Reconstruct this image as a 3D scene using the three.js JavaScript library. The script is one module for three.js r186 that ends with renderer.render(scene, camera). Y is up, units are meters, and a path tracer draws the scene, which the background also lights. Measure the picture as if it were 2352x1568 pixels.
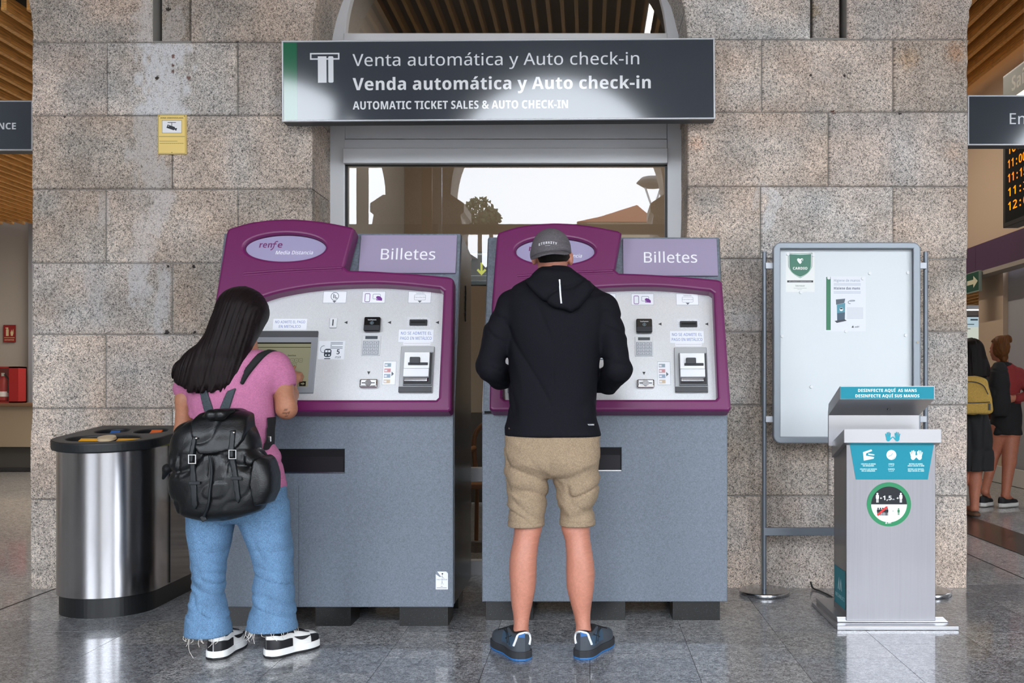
import * as THREE from 'three';
import { RoundedBoxGeometry } from 'three/addons/geometries/RoundedBoxGeometry.js';
import { mergeGeometries } from 'three/addons/utils/BufferGeometryUtils.js';
import { RectAreaLightUniformsLib } from 'three/addons/lights/RectAreaLightUniformsLib.js';

RectAreaLightUniformsLib.init();
// ---------------------------------------------------------------- camera, sky, exposure
const scene = new THREE.Scene();
const F = 2200, PX = 1350, PY = 890, CH = 1.15, CZ = 5.5;      // focal length and vanishing point in photo pixels, lens height, distance of the lens from the stone wall
const camera = new THREE.PerspectiveCamera(2 * Math.atan(784 / F) * 180 / Math.PI, 2352 / 1568, 0.05, 400);
camera.position.set(0, CH, CZ);
camera.setViewOffset(2352, 1568, 1176 - PX, 784 - PY, 2352, 1568);
const renderer = new THREE.WebGLRenderer();
renderer.toneMapping = THREE.LinearToneMapping;
renderer.toneMappingExposure = 1.0;
renderer.shadowMap.enabled = true;
const SKY = 10.0;
{ // bright overcast sky, a little bluer overhead
  const w = 64, h = 32, d = new Float32Array(w * h * 4);
  for (let y = 0; y < h; y++) for (let x = 0; x < w; x++) {
    const up = Math.max(0, Math.sin(((y + 0.5) / h - 0.5) * Math.PI)), i = (y * w + x) * 4;
    d[i] = SKY * (0.96 - 0.18 * up); d[i + 1] = SKY * (1.0 - 0.10 * up); d[i + 2] = SKY * (1.05 + 0.02 * up); d[i + 3] = 1;
  }
  const t = new THREE.DataTexture(d, w, h, THREE.RGBAFormat, THREE.FloatType);
  t.mapping = THREE.EquirectangularReflectionMapping; t.magFilter = THREE.LinearFilter; t.needsUpdate = true;
  scene.background = t;
}
// ---------------------------------------------------------------- helpers
const V = (x, y, z) => new THREE.Vector3(x, y, z);
const S = (z) => F / (CZ - z);                                     // pixels per metre at depth z
const WX = (px, z) => (px - PX) / S(z), WY = (py, z) => CH - (py - PY) / S(z);
const W = (px, py, z) => V(WX(px, z), WY(py, z), z);
let seed = 7;
const rnd = () => { seed = (seed + 0x6d2b79f5) | 0; let t = Math.imul(seed ^ (seed >>> 15), 1 | seed); t = (t + Math.imul(t ^ (t >>> 7), 61 | t)) ^ t; return ((t ^ (t >>> 14)) >>> 0) / 4294967296; };
const rr = (a, b) => a + (b - a) * rnd();
const lerp = (a, b, t) => a + (b - a) * t, clamp = (x, a, b) => Math.min(b, Math.max(a, x));
const sm = (a, b, x) => { const t = clamp((x - a) / (b - a), 0, 1); return t * t * (3 - 2 * t); };
const used = {};
const numbered = (n) => { const k = used[n] = (used[n] ?? -1) + 1; return k ? n + '_' + String(k).padStart(3, '0') : n; };
function tag(o, label, category, group, kind) { Object.assign(o.userData, { label, category }); if (group) o.userData.group = group; if (kind) o.userData.kind = kind; return o; }
function thing(name, label, category, pos = [0, 0, 0], turn = 0, group) {
  const o = new THREE.Group(); o.name = numbered(name); o.position.set(...pos); o.rotation.y = turn; scene.add(o); return tag(o, label, category, group);
}
function mesh(name, geo, mat, parent = scene, pos, rot) {
  const m = new THREE.Mesh(geo, mat); m.name = parent === scene ? numbered(name) : name; m.castShadow = m.receiveShadow = true;
  if (pos) m.position.set(...(pos.isVector3 ? pos.toArray() : pos)); if (rot) m.rotation.set(...rot);
  parent.add(m); return m;
}
function structure(o, label, category) { o.userData.kind = 'structure'; if (label) { o.userData.label = label; o.userData.category = category; } return o; }
const box = (w, h, d, x = 0, y = 0, z = 0) => new THREE.BoxGeometry(w, h, d).translate(x, y, z);
const rbox = (w, h, d, r, x = 0, y = 0, z = 0, n = 2) => new RoundedBoxGeometry(w, h, d, n, Math.min(r, w / 2 - 1e-4, h / 2 - 1e-4, d / 2 - 1e-4)).translate(x, y, z);
const cyl = (r0, r1, h, n = 24) => new THREE.CylinderGeometry(r0, r1, h, n);
const shapeOf = (pts) => { const v = pts.map((p) => new THREE.Vector2(p[0], p[1])); if (THREE.ShapeUtils.area(v) < 0) v.reverse(); return new THREE.Shape(v); };
function extrude(pts, depth, bevel = 0, holes = [], seg = 2) {
  const s = Array.isArray(pts) ? shapeOf(pts) : pts; for (const h of holes) s.holes.push(!Array.isArray(h) ? h : new THREE.Path(h.map((p) => new THREE.Vector2(p[0], p[1]))));
  return new THREE.ExtrudeGeometry(s, { depth: depth - 2 * bevel, bevelEnabled: bevel > 0, bevelSize: bevel, bevelThickness: bevel, bevelOffset: -bevel, bevelSegments: seg, curveSegments: 24 }).translate(0, 0, bevel);
}
function rrect(x0, y0, x1, y1, r) {
  const s = new THREE.Shape(); s.moveTo(x0 + r, y0); s.lineTo(x1 - r, y0); s.absarc(x1 - r, y0 + r, r, -Math.PI / 2, 0); s.lineTo(x1, y1 - r); s.absarc(x1 - r, y1 - r, r, 0, Math.PI / 2);
  s.lineTo(x0 + r, y1); s.absarc(x0 + r, y1 - r, r, Math.PI / 2, Math.PI); s.lineTo(x0, y0 + r); s.absarc(x0 + r, y0 + r, r, Math.PI, 1.5 * Math.PI); return s;
}
const tube = (pts, r, n = 24, rs = 8) => new THREE.TubeGeometry(new THREE.CatmullRomCurve3(pts.map((p) => p.isVector3 ? p : V(...p))), n, r, rs);
const merge = (a) => mergeGeometries(a.map((g) => { const o = g.index ? g.toNonIndexed() : g; for (const k of Object.keys(o.attributes)) if (!['position', 'normal', 'uv'].includes(k)) o.deleteAttribute(k); return o; }));
const std = (o) => new THREE.MeshStandardMaterial(o), phys = (o) => new THREE.MeshPhysicalMaterial(o);
const lin = (r, g, b) => new THREE.Color().setRGB(r, g, b);
function noise2(period, sd) { // periodic value noise on a lattice
  const s0 = seed; seed = sd; const a = new Float32Array(period * period); for (let i = 0; i < a.length; i++) a[i] = rnd(); seed = s0;
  return (x, y) => {
    const ix = Math.floor(x), iy = Math.floor(y), fx = x - ix, fy = y - iy, u = fx * fx * (3 - 2 * fx), v = fy * fy * (3 - 2 * fy), m = (k) => ((k % period) + period) % period;
    const x0 = m(ix), x1 = m(ix + 1), y0 = m(iy) * period, y1 = m(iy + 1) * period;
    return lerp(lerp(a[y0 + x0], a[y0 + x1], u), lerp(a[y1 + x0], a[y1 + x1], u), v);
  };
}
function dataTex(w, h, fn, srgb = true, wrap = true) {
  const d = new Uint8Array(w * h * 4), c = [0, 0, 0];
  for (let y = 0; y < h; y++) for (let x = 0; x < w; x++) { fn(x, y, c); const i = (y * w + x) * 4; d[i] = clamp(c[0], 0, 255); d[i + 1] = clamp(c[1], 0, 255); d[i + 2] = clamp(c[2], 0, 255); d[i + 3] = 255; }
  const t = new THREE.DataTexture(d, w, h); t.magFilter = THREE.LinearFilter; t.minFilter = THREE.LinearMipmapLinearFilter; if (srgb) t.colorSpace = THREE.SRGBColorSpace;
  if (wrap) t.wrapS = t.wrapT = THREE.RepeatWrapping; t.needsUpdate = true; return t;
}
function canvasTex(w, h, draw) {
  const c = document.createElement('canvas'); c.width = w; c.height = h; const g = c.getContext('2d'); draw(g, w, h);
  const t = new THREE.CanvasTexture(c); t.colorSpace = THREE.SRGBColorSpace; t.anisotropy = 8; return t;
}
function text(g, s, x, y, size, color, weight = '', align = 'left', maxW, font = 'sans-serif') {
  g.fillStyle = color; g.font = `${weight} ${size}px ${font}`; g.textAlign = align; g.textBaseline = 'alphabetic';
  if (maxW) { const m = g.measureText(s).width; g.save(); g.translate(x, y); g.scale(maxW / m, 1); g.fillText(s, 0, 0); g.restore(); } else g.fillText(s, x, y);
}
const poly = (g, pts, color) => { g.fillStyle = color; g.beginPath(); pts.forEach((p, i) => i ? g.lineTo(...p) : g.moveTo(...p)); g.closePath(); g.fill(); };
// planar uv in metres from a corner; z counts along u so that reveals are not stretched
function uvMetres(g, x0 = 0, y0 = 0, w = 1, h = 1) {
  const p = g.attributes.position, uv = new Float32Array(p.count * 2);
  for (let i = 0; i < p.count; i++) { uv[i * 2] = (p.getX(i) - p.getZ(i) - x0) / w; uv[i * 2 + 1] = (p.getY(i) - y0) / h; }
  g.setAttribute('uv', new THREE.BufferAttribute(uv, 2)); return g;
}
function uvFloor(g, k = 1, ox = 0, oz = 0) {
  const p = g.attributes.position, uv = new Float32Array(p.count * 2);
  for (let i = 0; i < p.count; i++) { uv[i * 2] = (p.getX(i) + ox) * k; uv[i * 2 + 1] = (p.getZ(i) + oz + p.getY(i)) * k; }
  g.setAttribute('uv', new THREE.BufferAttribute(uv, 2)); return g;
}
// box mapped on three sides in metres
function uvBox(g, k = 1) {
  const o = g.index ? g.toNonIndexed() : g, p = o.attributes.position, n = o.attributes.normal, uv = new Float32Array(p.count * 2);
  for (let i = 0; i < p.count; i++) {
    const ax = Math.abs(n.getX(i)), ay = Math.abs(n.getY(i)), az = Math.abs(n.getZ(i));
    const [u, v] = ax > ay && ax > az ? [p.getZ(i), p.getY(i)] : ay > az ? [p.getX(i), p.getZ(i)] : [p.getX(i), p.getY(i)];
    uv[i * 2] = u * k; uv[i * 2 + 1] = v * k;
  }
  o.setAttribute('uv', new THREE.BufferAttribute(uv, 2)); return o;
}
// ---------------------------------------------------------------- stone, floor and metal surfaces
const nA = noise2(256, 11), nB = noise2(256, 12), nC = noise2(64, 13), nD = noise2(128, 14);
function grain(x, y) { // x, y in millimetres: 0 dark mineral .. 1 pale feldspar, in short curled grains
  const wx = (nB(x / 6, y / 6) - 0.5) * 7, wy = (nB(x / 6 + 40, y / 6 + 70) - 0.5) * 7;
  const r = Math.abs(nA((x + wx) / 4.9, (y + wy) / 4.2) * 2 - 1), f = nB(x / 2.6 + 13, y / 2.6 + 5), q = nA(x / 11 + 90, y / 11 + 31);
  return clamp(sm(0.0, 0.34, r) * 0.74 + (f - 0.5) * 0.6 + (q - 0.5) * 0.34 + 0.14, 0, 1);
}
const blotch = (x, y) => nC(x / 210, y / 210) * 0.6 + nD(x / 70, y / 70) * 0.4;
// stains: [photo x, photo y, half width, half height, strength, bluish]
function wallTex(px0, px1, py0, py1, w, h, marks, chips) {
  const mm = (px1 - px0) / 400 * 1000 / w, mmY = (py1 - py0) / 400 * 1000 / h;
  return dataTex(w, h, (x, y, c) => {
    const X = x * mm, Y = y * mmY, px = px0 + x / w * (px1 - px0), py = py1 - y / h * (py1 - py0);
    const g = grain(X + px0 * 3, Y), b = blotch(X + px0, Y), pk = nC(X / 160 + 20, Y / 160 + 9);
    let r = 92 + 140 * g, gg = 88 + 135 * g, bb = 84 + 130 * g;
    r += (pk - 0.5) * 16; gg += (pk - 0.5) * 5; bb -= (pk - 0.5) * 3;
    const k = 0.86 + 0.28 * b; r *= k; gg *= k; bb *= k;
    let s = 0;
    for (const m of marks) {
      const dx = Math.abs(px - m[0] - (nC(Y / 90, m[0]) - 0.5) * 26) / m[2], dy = Math.abs(py - m[1]) / m[3];
      if (dx < 1.3 && dy < 1.3) s = Math.max(s, m[4] * sm(1.15, 0.55, dx + (nD(X / 26, Y / 60) - 0.5) * 0.9) * sm(1.15, 0.8, dy + (nD(X / 30, Y / 30) - 0.5) * 0.5));
    }
    if (s > 0) { const t = s * (0.4 + 0.6 * sm(0.05, 0.5, g)) * (0.7 + 0.5 * nD(X / 14 + 3, Y / 34)); r = lerp(r, 216, t); gg = lerp(gg, 216, t); bb = lerp(bb, 218, t); }
    for (const q of chips) { const d = Math.hypot(px - q[0], py - q[1]) / q[2] + (nA(X / 6, Y / 6) - 0.5) * 0.8; if (d < 1) { if (q[2] > 12) { const t = 0.6 * sm(1, 0.1, d); r *= lerp(1, q[3] / 165, t); gg *= lerp(1, q[4] / 158, t); bb *= lerp(1, q[5] / 150, t); } else { const t = sm(1, 0.6, d); r = lerp(r, q[3], t); gg = lerp(gg, q[4], t); bb = lerp(bb, q[5], t); } } }
    c[0] = r; c[1] = gg; c[2] = bb;
  });
}
const texLeft = wallTex(40, 740, -110, 1360, 1536, 2048,
  [[350, 40, 40, 80, 0.75], [375, 190, 62, 110, 0.9], [345, 340, 45, 110, 0.85], [400, 60, 28, 60, 0.6], [362, 480, 34, 60, 0.7], [330, 560, 26, 60, 0.55], [320, 640, 26, 60, 0.75], [372, 700, 18, 90, 0.7], [235, 480, 14, 40, 0.6], [225, 690, 16, 60, 0.35], [205, 640, 14, 60, 0.3], [395, 1000, 16, 60, 0.6], [640, 235, 22, 16, 0.4]],
  [[360, 180, 5, 60, 50, 42], [400, 12, 6, 50, 46, 42], [386, 612, 4, 40, 38, 36], [445, 612, 4, 40, 38, 36], [383, 764, 7, 60, 56, 54], [447, 764, 4, 50, 46, 44], [397, 130, 5, 120, 92, 84], [396, 150, 4, 110, 86, 80], [396, 165, 4, 110, 86, 80], [148, 268, 4, 60, 54, 50], [546, 97, 3, 40, 38, 36], [432, 180, 6, 120, 96, 90]]);
const texRight = wallTex(1560, 2260, -110, 1360, 1536, 2048,
  [[1770, 480, 16, 50, 0.55], [2215, 120, 12, 30, 0.3], [1715, 745, 40, 22, 0.45], [1880, 160, 26, 30, 0.25], [1700, 60, 14, 60, 0.2], [1745, 450, 10, 30, 0.5]],
  [[2195, 120, 34, 158, 124, 98], [2085, 135, 36, 168, 146, 120], [1895, 15, 26, 160, 140, 108], [1915, 258, 5, 92, 60, 44], [1940, 174, 4, 50, 44, 42], [2066, 261, 4, 52, 48, 48], [1862, 173, 3, 64, 58, 54], [2190, 350, 40, 170, 150, 132], [1600, 330, 26, 176, 148, 130]]);
const blockMats = (t) => [0xffffff, 0xf3ebe4, 0xe9e6e4, 0xfbf3ec, 0xe4ddd6, 0xf4efec].map((c) => std({ map: t, bumpMap: t, bumpScale: 0.0016, color: c, roughness: 0.86 }));
const matsL = blockMats(texLeft), matsR = blockMats(texRight);
const texStone = dataTex(1024, 1024, (x, y, c) => {
  const g = grain(x * 1.5, y * 1.5), b = blotch(x * 1.5, y * 1.5), k = 0.85 + 0.3 * b; c[0] = (88 + 136 * g) * k; c[1] = (84 + 130 * g) * k; c[2] = (80 + 124 * g) * k;
});
const stoneMat = std({ map: texStone, roughness: 0.88 });
const mortarMat = std({ color: 0x8d8a86, roughness: 0.95 });
const texFloor = dataTex(1024, 1024, (x, y, c) => {
  const X = x * 1.27, Y = y * 1.27, wx = (nB(X / 8, Y / 8) - 0.5) * 8, r = Math.abs(nA((X + wx) / 9, Y / 5) * 2 - 1), f = nB(X / 3 + 3, Y / 3 + 9), q = nD(X / 22, Y / 22);
  const g = clamp(sm(0.0, 0.5, r) * 0.6 + (f - 0.5) * 0.55 + (q - 0.5) * 0.35 + 0.2, 0, 1); c[0] = 62 + 150 * g; c[1] = 62 + 150 * g; c[2] = 63 + 149 * g;
});
const floorMats = [0xffffff, 0xe8eaee, 0xf4f2ef, 0xdcdee2].map((c) => phys({ map: texFloor, color: c, roughness: 0.3, clearcoat: 0.6, clearcoatRoughness: 0.06 }));
const texBlack = dataTex(512, 512, (x, y, c) => { const f = nB(x / 2.2, y / 2.2), v = f > 0.9 ? 90 + 110 * (f - 0.9) / 0.1 : 10 + 8 * nA(x / 3, y / 3); c[0] = v * 0.92; c[1] = v * 0.98; c[2] = v; });
const blackGranite = std({ map: texBlack, color: 0xc0c0c4, roughness: 0.3 });
const texWood = dataTex(512, 512, (x, y, c) => { const n = nA(x / 90, y / 3.2) * 0.6 + nB(x / 40, y / 1.6) * 0.4, k = 0.75 + 0.45 * n; c[0] = 226 * k; c[1] = 164 * k; c[2] = 88 * k; });
const wood = std({ map: texWood, roughness: 0.55 });
const texBrush = dataTex(512, 512, (x, y, c) => { const v = 222 + 7 * (nB(x / 1.1, y / 160) - 0.5) + 4 * (nA(x / 5, y / 200) - 0.5); c[0] = c[1] = c[2] = v; });
const texRough = dataTex(512, 512, (x, y, c) => { const v = 205 + 10 * (nB(x / 1.3, y / 120) - 0.5) + 14 * (nC(x / 60, y / 60) - 0.5); c[0] = c[1] = c[2] = v; }, false);
const steel = phys({ map: texBrush, color: 0xd9d9dc, metalness: 1, roughness: 0.34, roughnessMap: texRough, anisotropy: 0.5 });
const steelSmooth = phys({ color: 0xb9babd, metalness: 1, roughness: 0.2 });
const chrome = phys({ color: 0xd8d8d8, metalness: 1, roughness: 0.12 });
const aluminium = std({ color: 0xb9bdc4, metalness: 0.25, roughness: 0.38 });
const blackPlastic = std({ color: 0x17191b, roughness: 0.4 });
const darkPlastic = std({ color: 0x2a2c30, roughness: 0.5 });
const plainDark = std({ color: 0x0c0c0d, roughness: 0.8 });
const white = std({ color: 0xf0f1f2, roughness: 0.5 });
const print = (t, o = {}) => std({ map: t, roughness: 0.5, ...o });
const plaster = std({ color: 0xb3aea8, roughness: 0.9 });
const beige = std({ color: 0xc0aa94, roughness: 0.85 });

// ---------------------------------------------------------------- stone wall with the arched window
const ys0 = 100;                                                    // springing line of the arches in photo pixels (wall plane, 400 px per metre)
const arcEdge = (y, xc, r, side) => y >= ys0 ? xc + side * r : (ys0 - y) >= r ? xc : xc + side * Math.sqrt(r * r - (ys0 - y) ** 2);
const wl = (px) => (px - PX) / 400, wh = (py) => CH - (py - PY) / 400;
const TOPY = -930;
const edgeLL = (y) => arcEdge(y, 72 - 520, 520, 1) - (y > 940 ? 4 : 0), edgeLR = (y) => arcEdge(y, 1148, 430, -1), edgeRL = (y) => arcEdge(y, 1148, 430, 1), edgeRR = (y) => arcEdge(y, 2224 + 520, 520, -1);
function pierPoly(eL, eR, x0, x1, y0, y1, rough = 0) {
  const L = [], R = [], n = y0 < ys0 ? 10 : 3;
  for (let i = 0; i <= n; i++) {
    const y = lerp(y0, y1, i / n), l = Math.max(x0, eL(y)), r = Math.min(x1, eR(y));
    if (r - l < 8) continue;
    L.push([wl(l + (l > x0 || x0 < 80 ? rr(-rough, rough) : 0)), wh(y)]); R.push([wl(r + (x1 > 2210 ? rr(-rough, rough) : 0)), wh(y)]);
  }
  return L.length > 1 ? [...L, ...R.reverse()].reverse() : null;
}
const wallBack = structure(new THREE.Group(), 'granite block wall with a tall arched window between two passages', 'wall'); wallBack.name = 'wall_back'; scene.add(wallBack);
function pier(mats, eL, eR, XL, XR, courses, joints, uvr, notch) {
  for (let i = 0; i < courses.length - 1; i++) {
    const xs = [XL, ...joints[i], XR];
    for (let j = 0; j < xs.length - 1; j++) {
      const isN = notch && i === notch[0] && j === notch[1];
      const p = pierPoly(eL, eR, xs[j], xs[j + 1], courses[i], courses[i + 1], 2.2);
      if (!p) continue;
      const g = extrude(p, 0.44, 0.007, [], 1).translate(0, 0, isN ? -0.5 : -0.44 + rr(-0.003, 0.003));
      // joints: shrink about the centre by 2.5 mm each side
      g.computeBoundingBox(); const b = g.boundingBox, cx = (b.min.x + b.max.x) / 2, cy = (b.min.y + b.max.y) / 2, fx = 1 - (isN ? 0.05 : 0.006) / (b.max.x - b.min.x), fy = 1 - 0.006 / (b.max.y - b.min.y);
      g.translate(-cx, -cy, 0).scale(fx, fy, 1).translate(cx, cy, 0);
      uvMetres(g, wl(uvr[0]), wh(uvr[2]), (uvr[1] - uvr[0]) / 400, (uvr[2] + 110) / 400);
      mesh('stone_block', g, mats[Math.floor(rnd() * mats.length)], wallBack);
    }
  }
}
const up = [-935, -768, -600, -432, -264];
pier(matsL, edgeLL, edgeLR, -380, 1148, [...up, -71, 97, 265, 434, 604, 768, 938, 1147, 1356],
  [[0, 400, 800], [200, 600, 1000], [0, 400, 800], [200, 600], [242, 545], [350, 437], [245, 545], [395], [242, 545], [395], [242, 545], [395], [242, 545]], [40, 740, 1360], [5, 1]);
pier(matsR, edgeRL, edgeRR, 1148, 2680, [...up, -78, 90, 257, 428, 594, 762, 930, 1139, 1356],
  [[1500, 1900, 2300], [1300, 1700, 2100, 2500], [1500, 1900, 2300], [1750, 2150], [1747, 2052], [1862, 1945], [1750, 2052], [1903], [1747, 2052], [1903], [1750, 2052], [1903], [1750, 2052]], [1560, 2260, 1360], [5, 1]);
{ // mortar core of both piers, a little behind the faces
  const core = (eL, eR, x0, x1, n0, n1, yN) => { const L = [], R = []; for (let i = 0; i <= 40; i++) { const y = lerp(TOPY, 1358, i / 40), l = Math.max(x0, eL(y)) + 3, r = Math.min(x1, eR(y)) - 3; L.push([wl(l), wh(y)]); R.push([wl(r), wh(y)]); } const hole = [[n0, yN - 150], [n1, yN - 150], [n1, yN], [n0, yN]].map(([a, b]) => [wl(a), wh(b)]); return extrude([...L, ...R.reverse()].reverse(), 0.43, 0, [hole]).translate(0, 0, -0.442); };
  const gl = core(edgeLL, edgeLR, -380, 1148, 350, 437, 97), gr = core(edgeRL, edgeRR, 1148, 2680, 1862, 1945, 90);
  mesh('mortar', gl, mortarMat, wallBack); mesh('mortar', gr, mortarMat, wallBack);
  // cut slots in the top course show the mortar sides
  for (const [x0, x1, y] of [[350, 437, 97], [1862, 1945, 90]]) mesh('slot_mortar', merge([box((x1 - x0) / 400, 0.012, 0.04, wl((x0 + x1) / 2), wh(y - 2), -0.03)]), mortarMat, wallBack);
}
// wall beyond the side passages
for (const [x0, x1] of [[-9, -5.8], [4.85, 9]]) mesh('stone_wall', uvBox(box(x1 - x0, 5.75, 0.44, (x0 + x1) / 2, 2.875, -0.22), 0.6), stoneMat, wallBack);
for (const [x0, x1, xc, sd] of [[-5.8, wl(-380), 0, 1], [wl(2680), 4.85, 0, -1]]) { // far halves of the side arches
  const pts = [], c = sd > 0 ? wl(-448) : wl(2744), n = 16; const a0 = sd > 0 ? x0 : x1;
  for (let i = 0; i <= n; i++) { const t = i / n * Math.PI / 2; pts.push([c - sd * 1.3 * Math.cos(t), wh(ys0) + 1.3 * Math.sin(t)]); }
  const e = sd > 0 ? wl(-380) : wl(2680);
  const P = [[a0, wh(ys0)], ...pts.slice(1), [e, wh(ys0) + 1.3], [e, 5.7], [a0, 5.7]];
  mesh('stone_wall', uvMetres(extrude(sd > 0 ? P.reverse() : P, 0.44).translate(0, 0, -0.44), 0, 0, 1.6, 1.6), stoneMat, wallBack);
}

// ---------------------------------------------------------------- floor of granite tiles
const floor = structure(new THREE.Group(), 'polished grey speckled granite tile floor', 'floor'); floor.name = 'floor'; scene.add(floor);
mesh('floor_slab', uvFloor(box(18.4, 0.2, 24, 0, -0.106, -4.6), 0.77), floorMats[0], floor);
{
  const T = 0.4355, G = 0.0022, geos = [0, 1, 2, 3].map((k) => [rr(0, 1), rr(0, 1)]);
  const xs = (i) => 0.009 + T * i;
  for (let i = -7; i < 6; i++) for (let j = 0; j < 11; j++) {
    const x0 = xs(i), z1 = 2.51 - j * T + (i & 1 ? 0 : T / 2);
    if (z1 < -1.2) continue;
    const g = uvFloor(box(T - G, 0.008, T - G), 0.77, rr(0, 5), rr(0, 5));
    mesh('floor_tile', g, floorMats[Math.floor(rnd() * 4)], floor, [x0 + T / 2, -0.004, z1 - T / 2]);
  }
}
mesh('grout', box(5.7, 0.004, 4.3, -0.21, -0.0038, 0.6), std({ color: 0x33322f, roughness: 0.9 }), floor);
for (const [x0, x1, z0, z1] of [[3.0, 3.42, -10.5, 1.5]]) mesh('border_strip', uvFloor(box(x1 - x0, 0.006, z1 - z0), 0.77), phys({ map: texFloor, color: 0x4a423c, roughness: 0.3, clearcoat: 0.4, clearcoatRoughness: 0.1 }), floor, [(x0 + x1) / 2, -0.003, (z0 + z1) / 2]);
// ---------------------------------------------------------------- hall shell: facade of arches behind the lens, side walls, ceilings
{
  const zf = 7.2, r = 1.51, sp = 3.86, xc0 = -0.43, per = 3.94;
  const sh = shapeOf([[-9, 0], [9, 0], [9, 5.75], [-9, 5.75]]);
  for (let k = -2; k <= 2; k++) {
    const c = xc0 + per * k; if (c - r < -9 || c + r > 9) continue;
    const h = new THREE.Path(); h.moveTo(c - r, 0.02); h.lineTo(c - r, sp); h.absarc(c, sp, r, Math.PI, 0, true); h.lineTo(c + r, 0.02); h.lineTo(c - r, 0.02); sh.holes.push(h);
  }
  const wf = structure(new THREE.Group(), 'granite facade with a row of open arches', 'wall'); wf.name = 'wall_front'; scene.add(wf);
  mesh('stone_wall', uvMetres(new THREE.ExtrudeGeometry(sh, { depth: 0.7, bevelEnabled: false, curveSegments: 32 }).translate(0, 0, zf), 0, 0, 1.6, 1.6), stoneMat, wf);
  for (let k = -2; k <= 3; k++) { // impost mouldings on each pier
    const x0 = xc0 + per * (k - 1) + r, x1 = xc0 + per * k - r; if (x1 < -8.9 || x0 > 8.9) continue;
    const prof = [[0.0, 0.62], [0.02, 0.62], [0.2, 0.5], [0.2, 0.38], [0.15, 0.34], [0.17, 0.22], [0.12, 0.08], [0.04, 0], [0, 0]];
    const pts = []; const y0 = sp - 0.62;
    for (const [e, y] of prof) pts.push([x0 - e, y0 + y]); for (const [e, y] of [...prof].reverse()) pts.push([x1 + e, y0 + y]);
    mesh('impost', uvMetres(extrude(pts, 0.86).translate(0, 0, zf - 0.08), 0, 0, 1.6, 1.6), stoneMat, wf);
  }
  const mull = std({ color: 0x6a625a, roughness: 0.6 }), cop = std({ color: 0x9a6a45, roughness: 0.5 });
  for (const [px, w, m] of [[833, 0.15, mull], [981, 0.14, cop], [1011, 0.05, aluminium]]) { const s = 162.5 * 13.54 / 13.1; mesh('mullion', box(w, 5.2, 0.08, (px - PX) / s, 2.6, 6.75), m, wf); }
  mesh('transom', box(17.6, 0.13, 0.1, 0, 3.33, 6.86), mull, wf);
  for (const sx of [-1, 1]) { const w = structure(mesh('wall_' + (sx < 0 ? 'left' : 'right'), box(0.2, 5.75, 23, sx * 9.1, 2.875, -3.6), plaster)); }
}
{ // hall ceiling of timber slats with linear lamps
  const c = structure(new THREE.Group(), 'dark ceiling with rows of timber slats', 'ceiling'); c.name = 'ceiling'; scene.add(c);
  mesh('ceiling_board', box(18.2, 0.1, 8.4, 0, 5.95, 3.75), plainDark, c);
  const sg = uvBox(box(0.045, 0.12, 7.1), 1.2);
  for (let i = 0; i < 46; i++) mesh('slat', sg, wood, c, [-4.0 + i * 0.168, 5.72, 3.62]);
}
const lampGlow = std({ color: 0xffffff, emissive: 0xfff4e4, emissiveIntensity: 6 });
function linearLamp(x, y, z, l, along, power, label, tint = 0xfff2e0) {
  const t = thing('linear_lamp', label, 'lamp', [x, y, z]);
  const w = 0.07;
  mesh('housing', along === 'z' ? box(w + 0.02, 0.06, l + 0.04, 0, 0.035, 0) : box(l + 0.04, 0.06, w + 0.02, 0, 0.035, 0), aluminium, t);
  mesh('diffuser', along === 'z' ? box(w, 0.012, l) : box(l, 0.012, w), lampGlow, t);
  const a = new THREE.RectAreaLight(tint, power, along === 'z' ? w : l, along === 'z' ? l : w); a.position.set(x, y - 0.012, z); a.rotation.x = -Math.PI / 2; scene.add(a);
}
linearLamp(0.75, 5.62, 4.9, 2.6, 'z', 12, 'long white lamp between the ceiling slats of the hall above the ticket machines');
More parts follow.
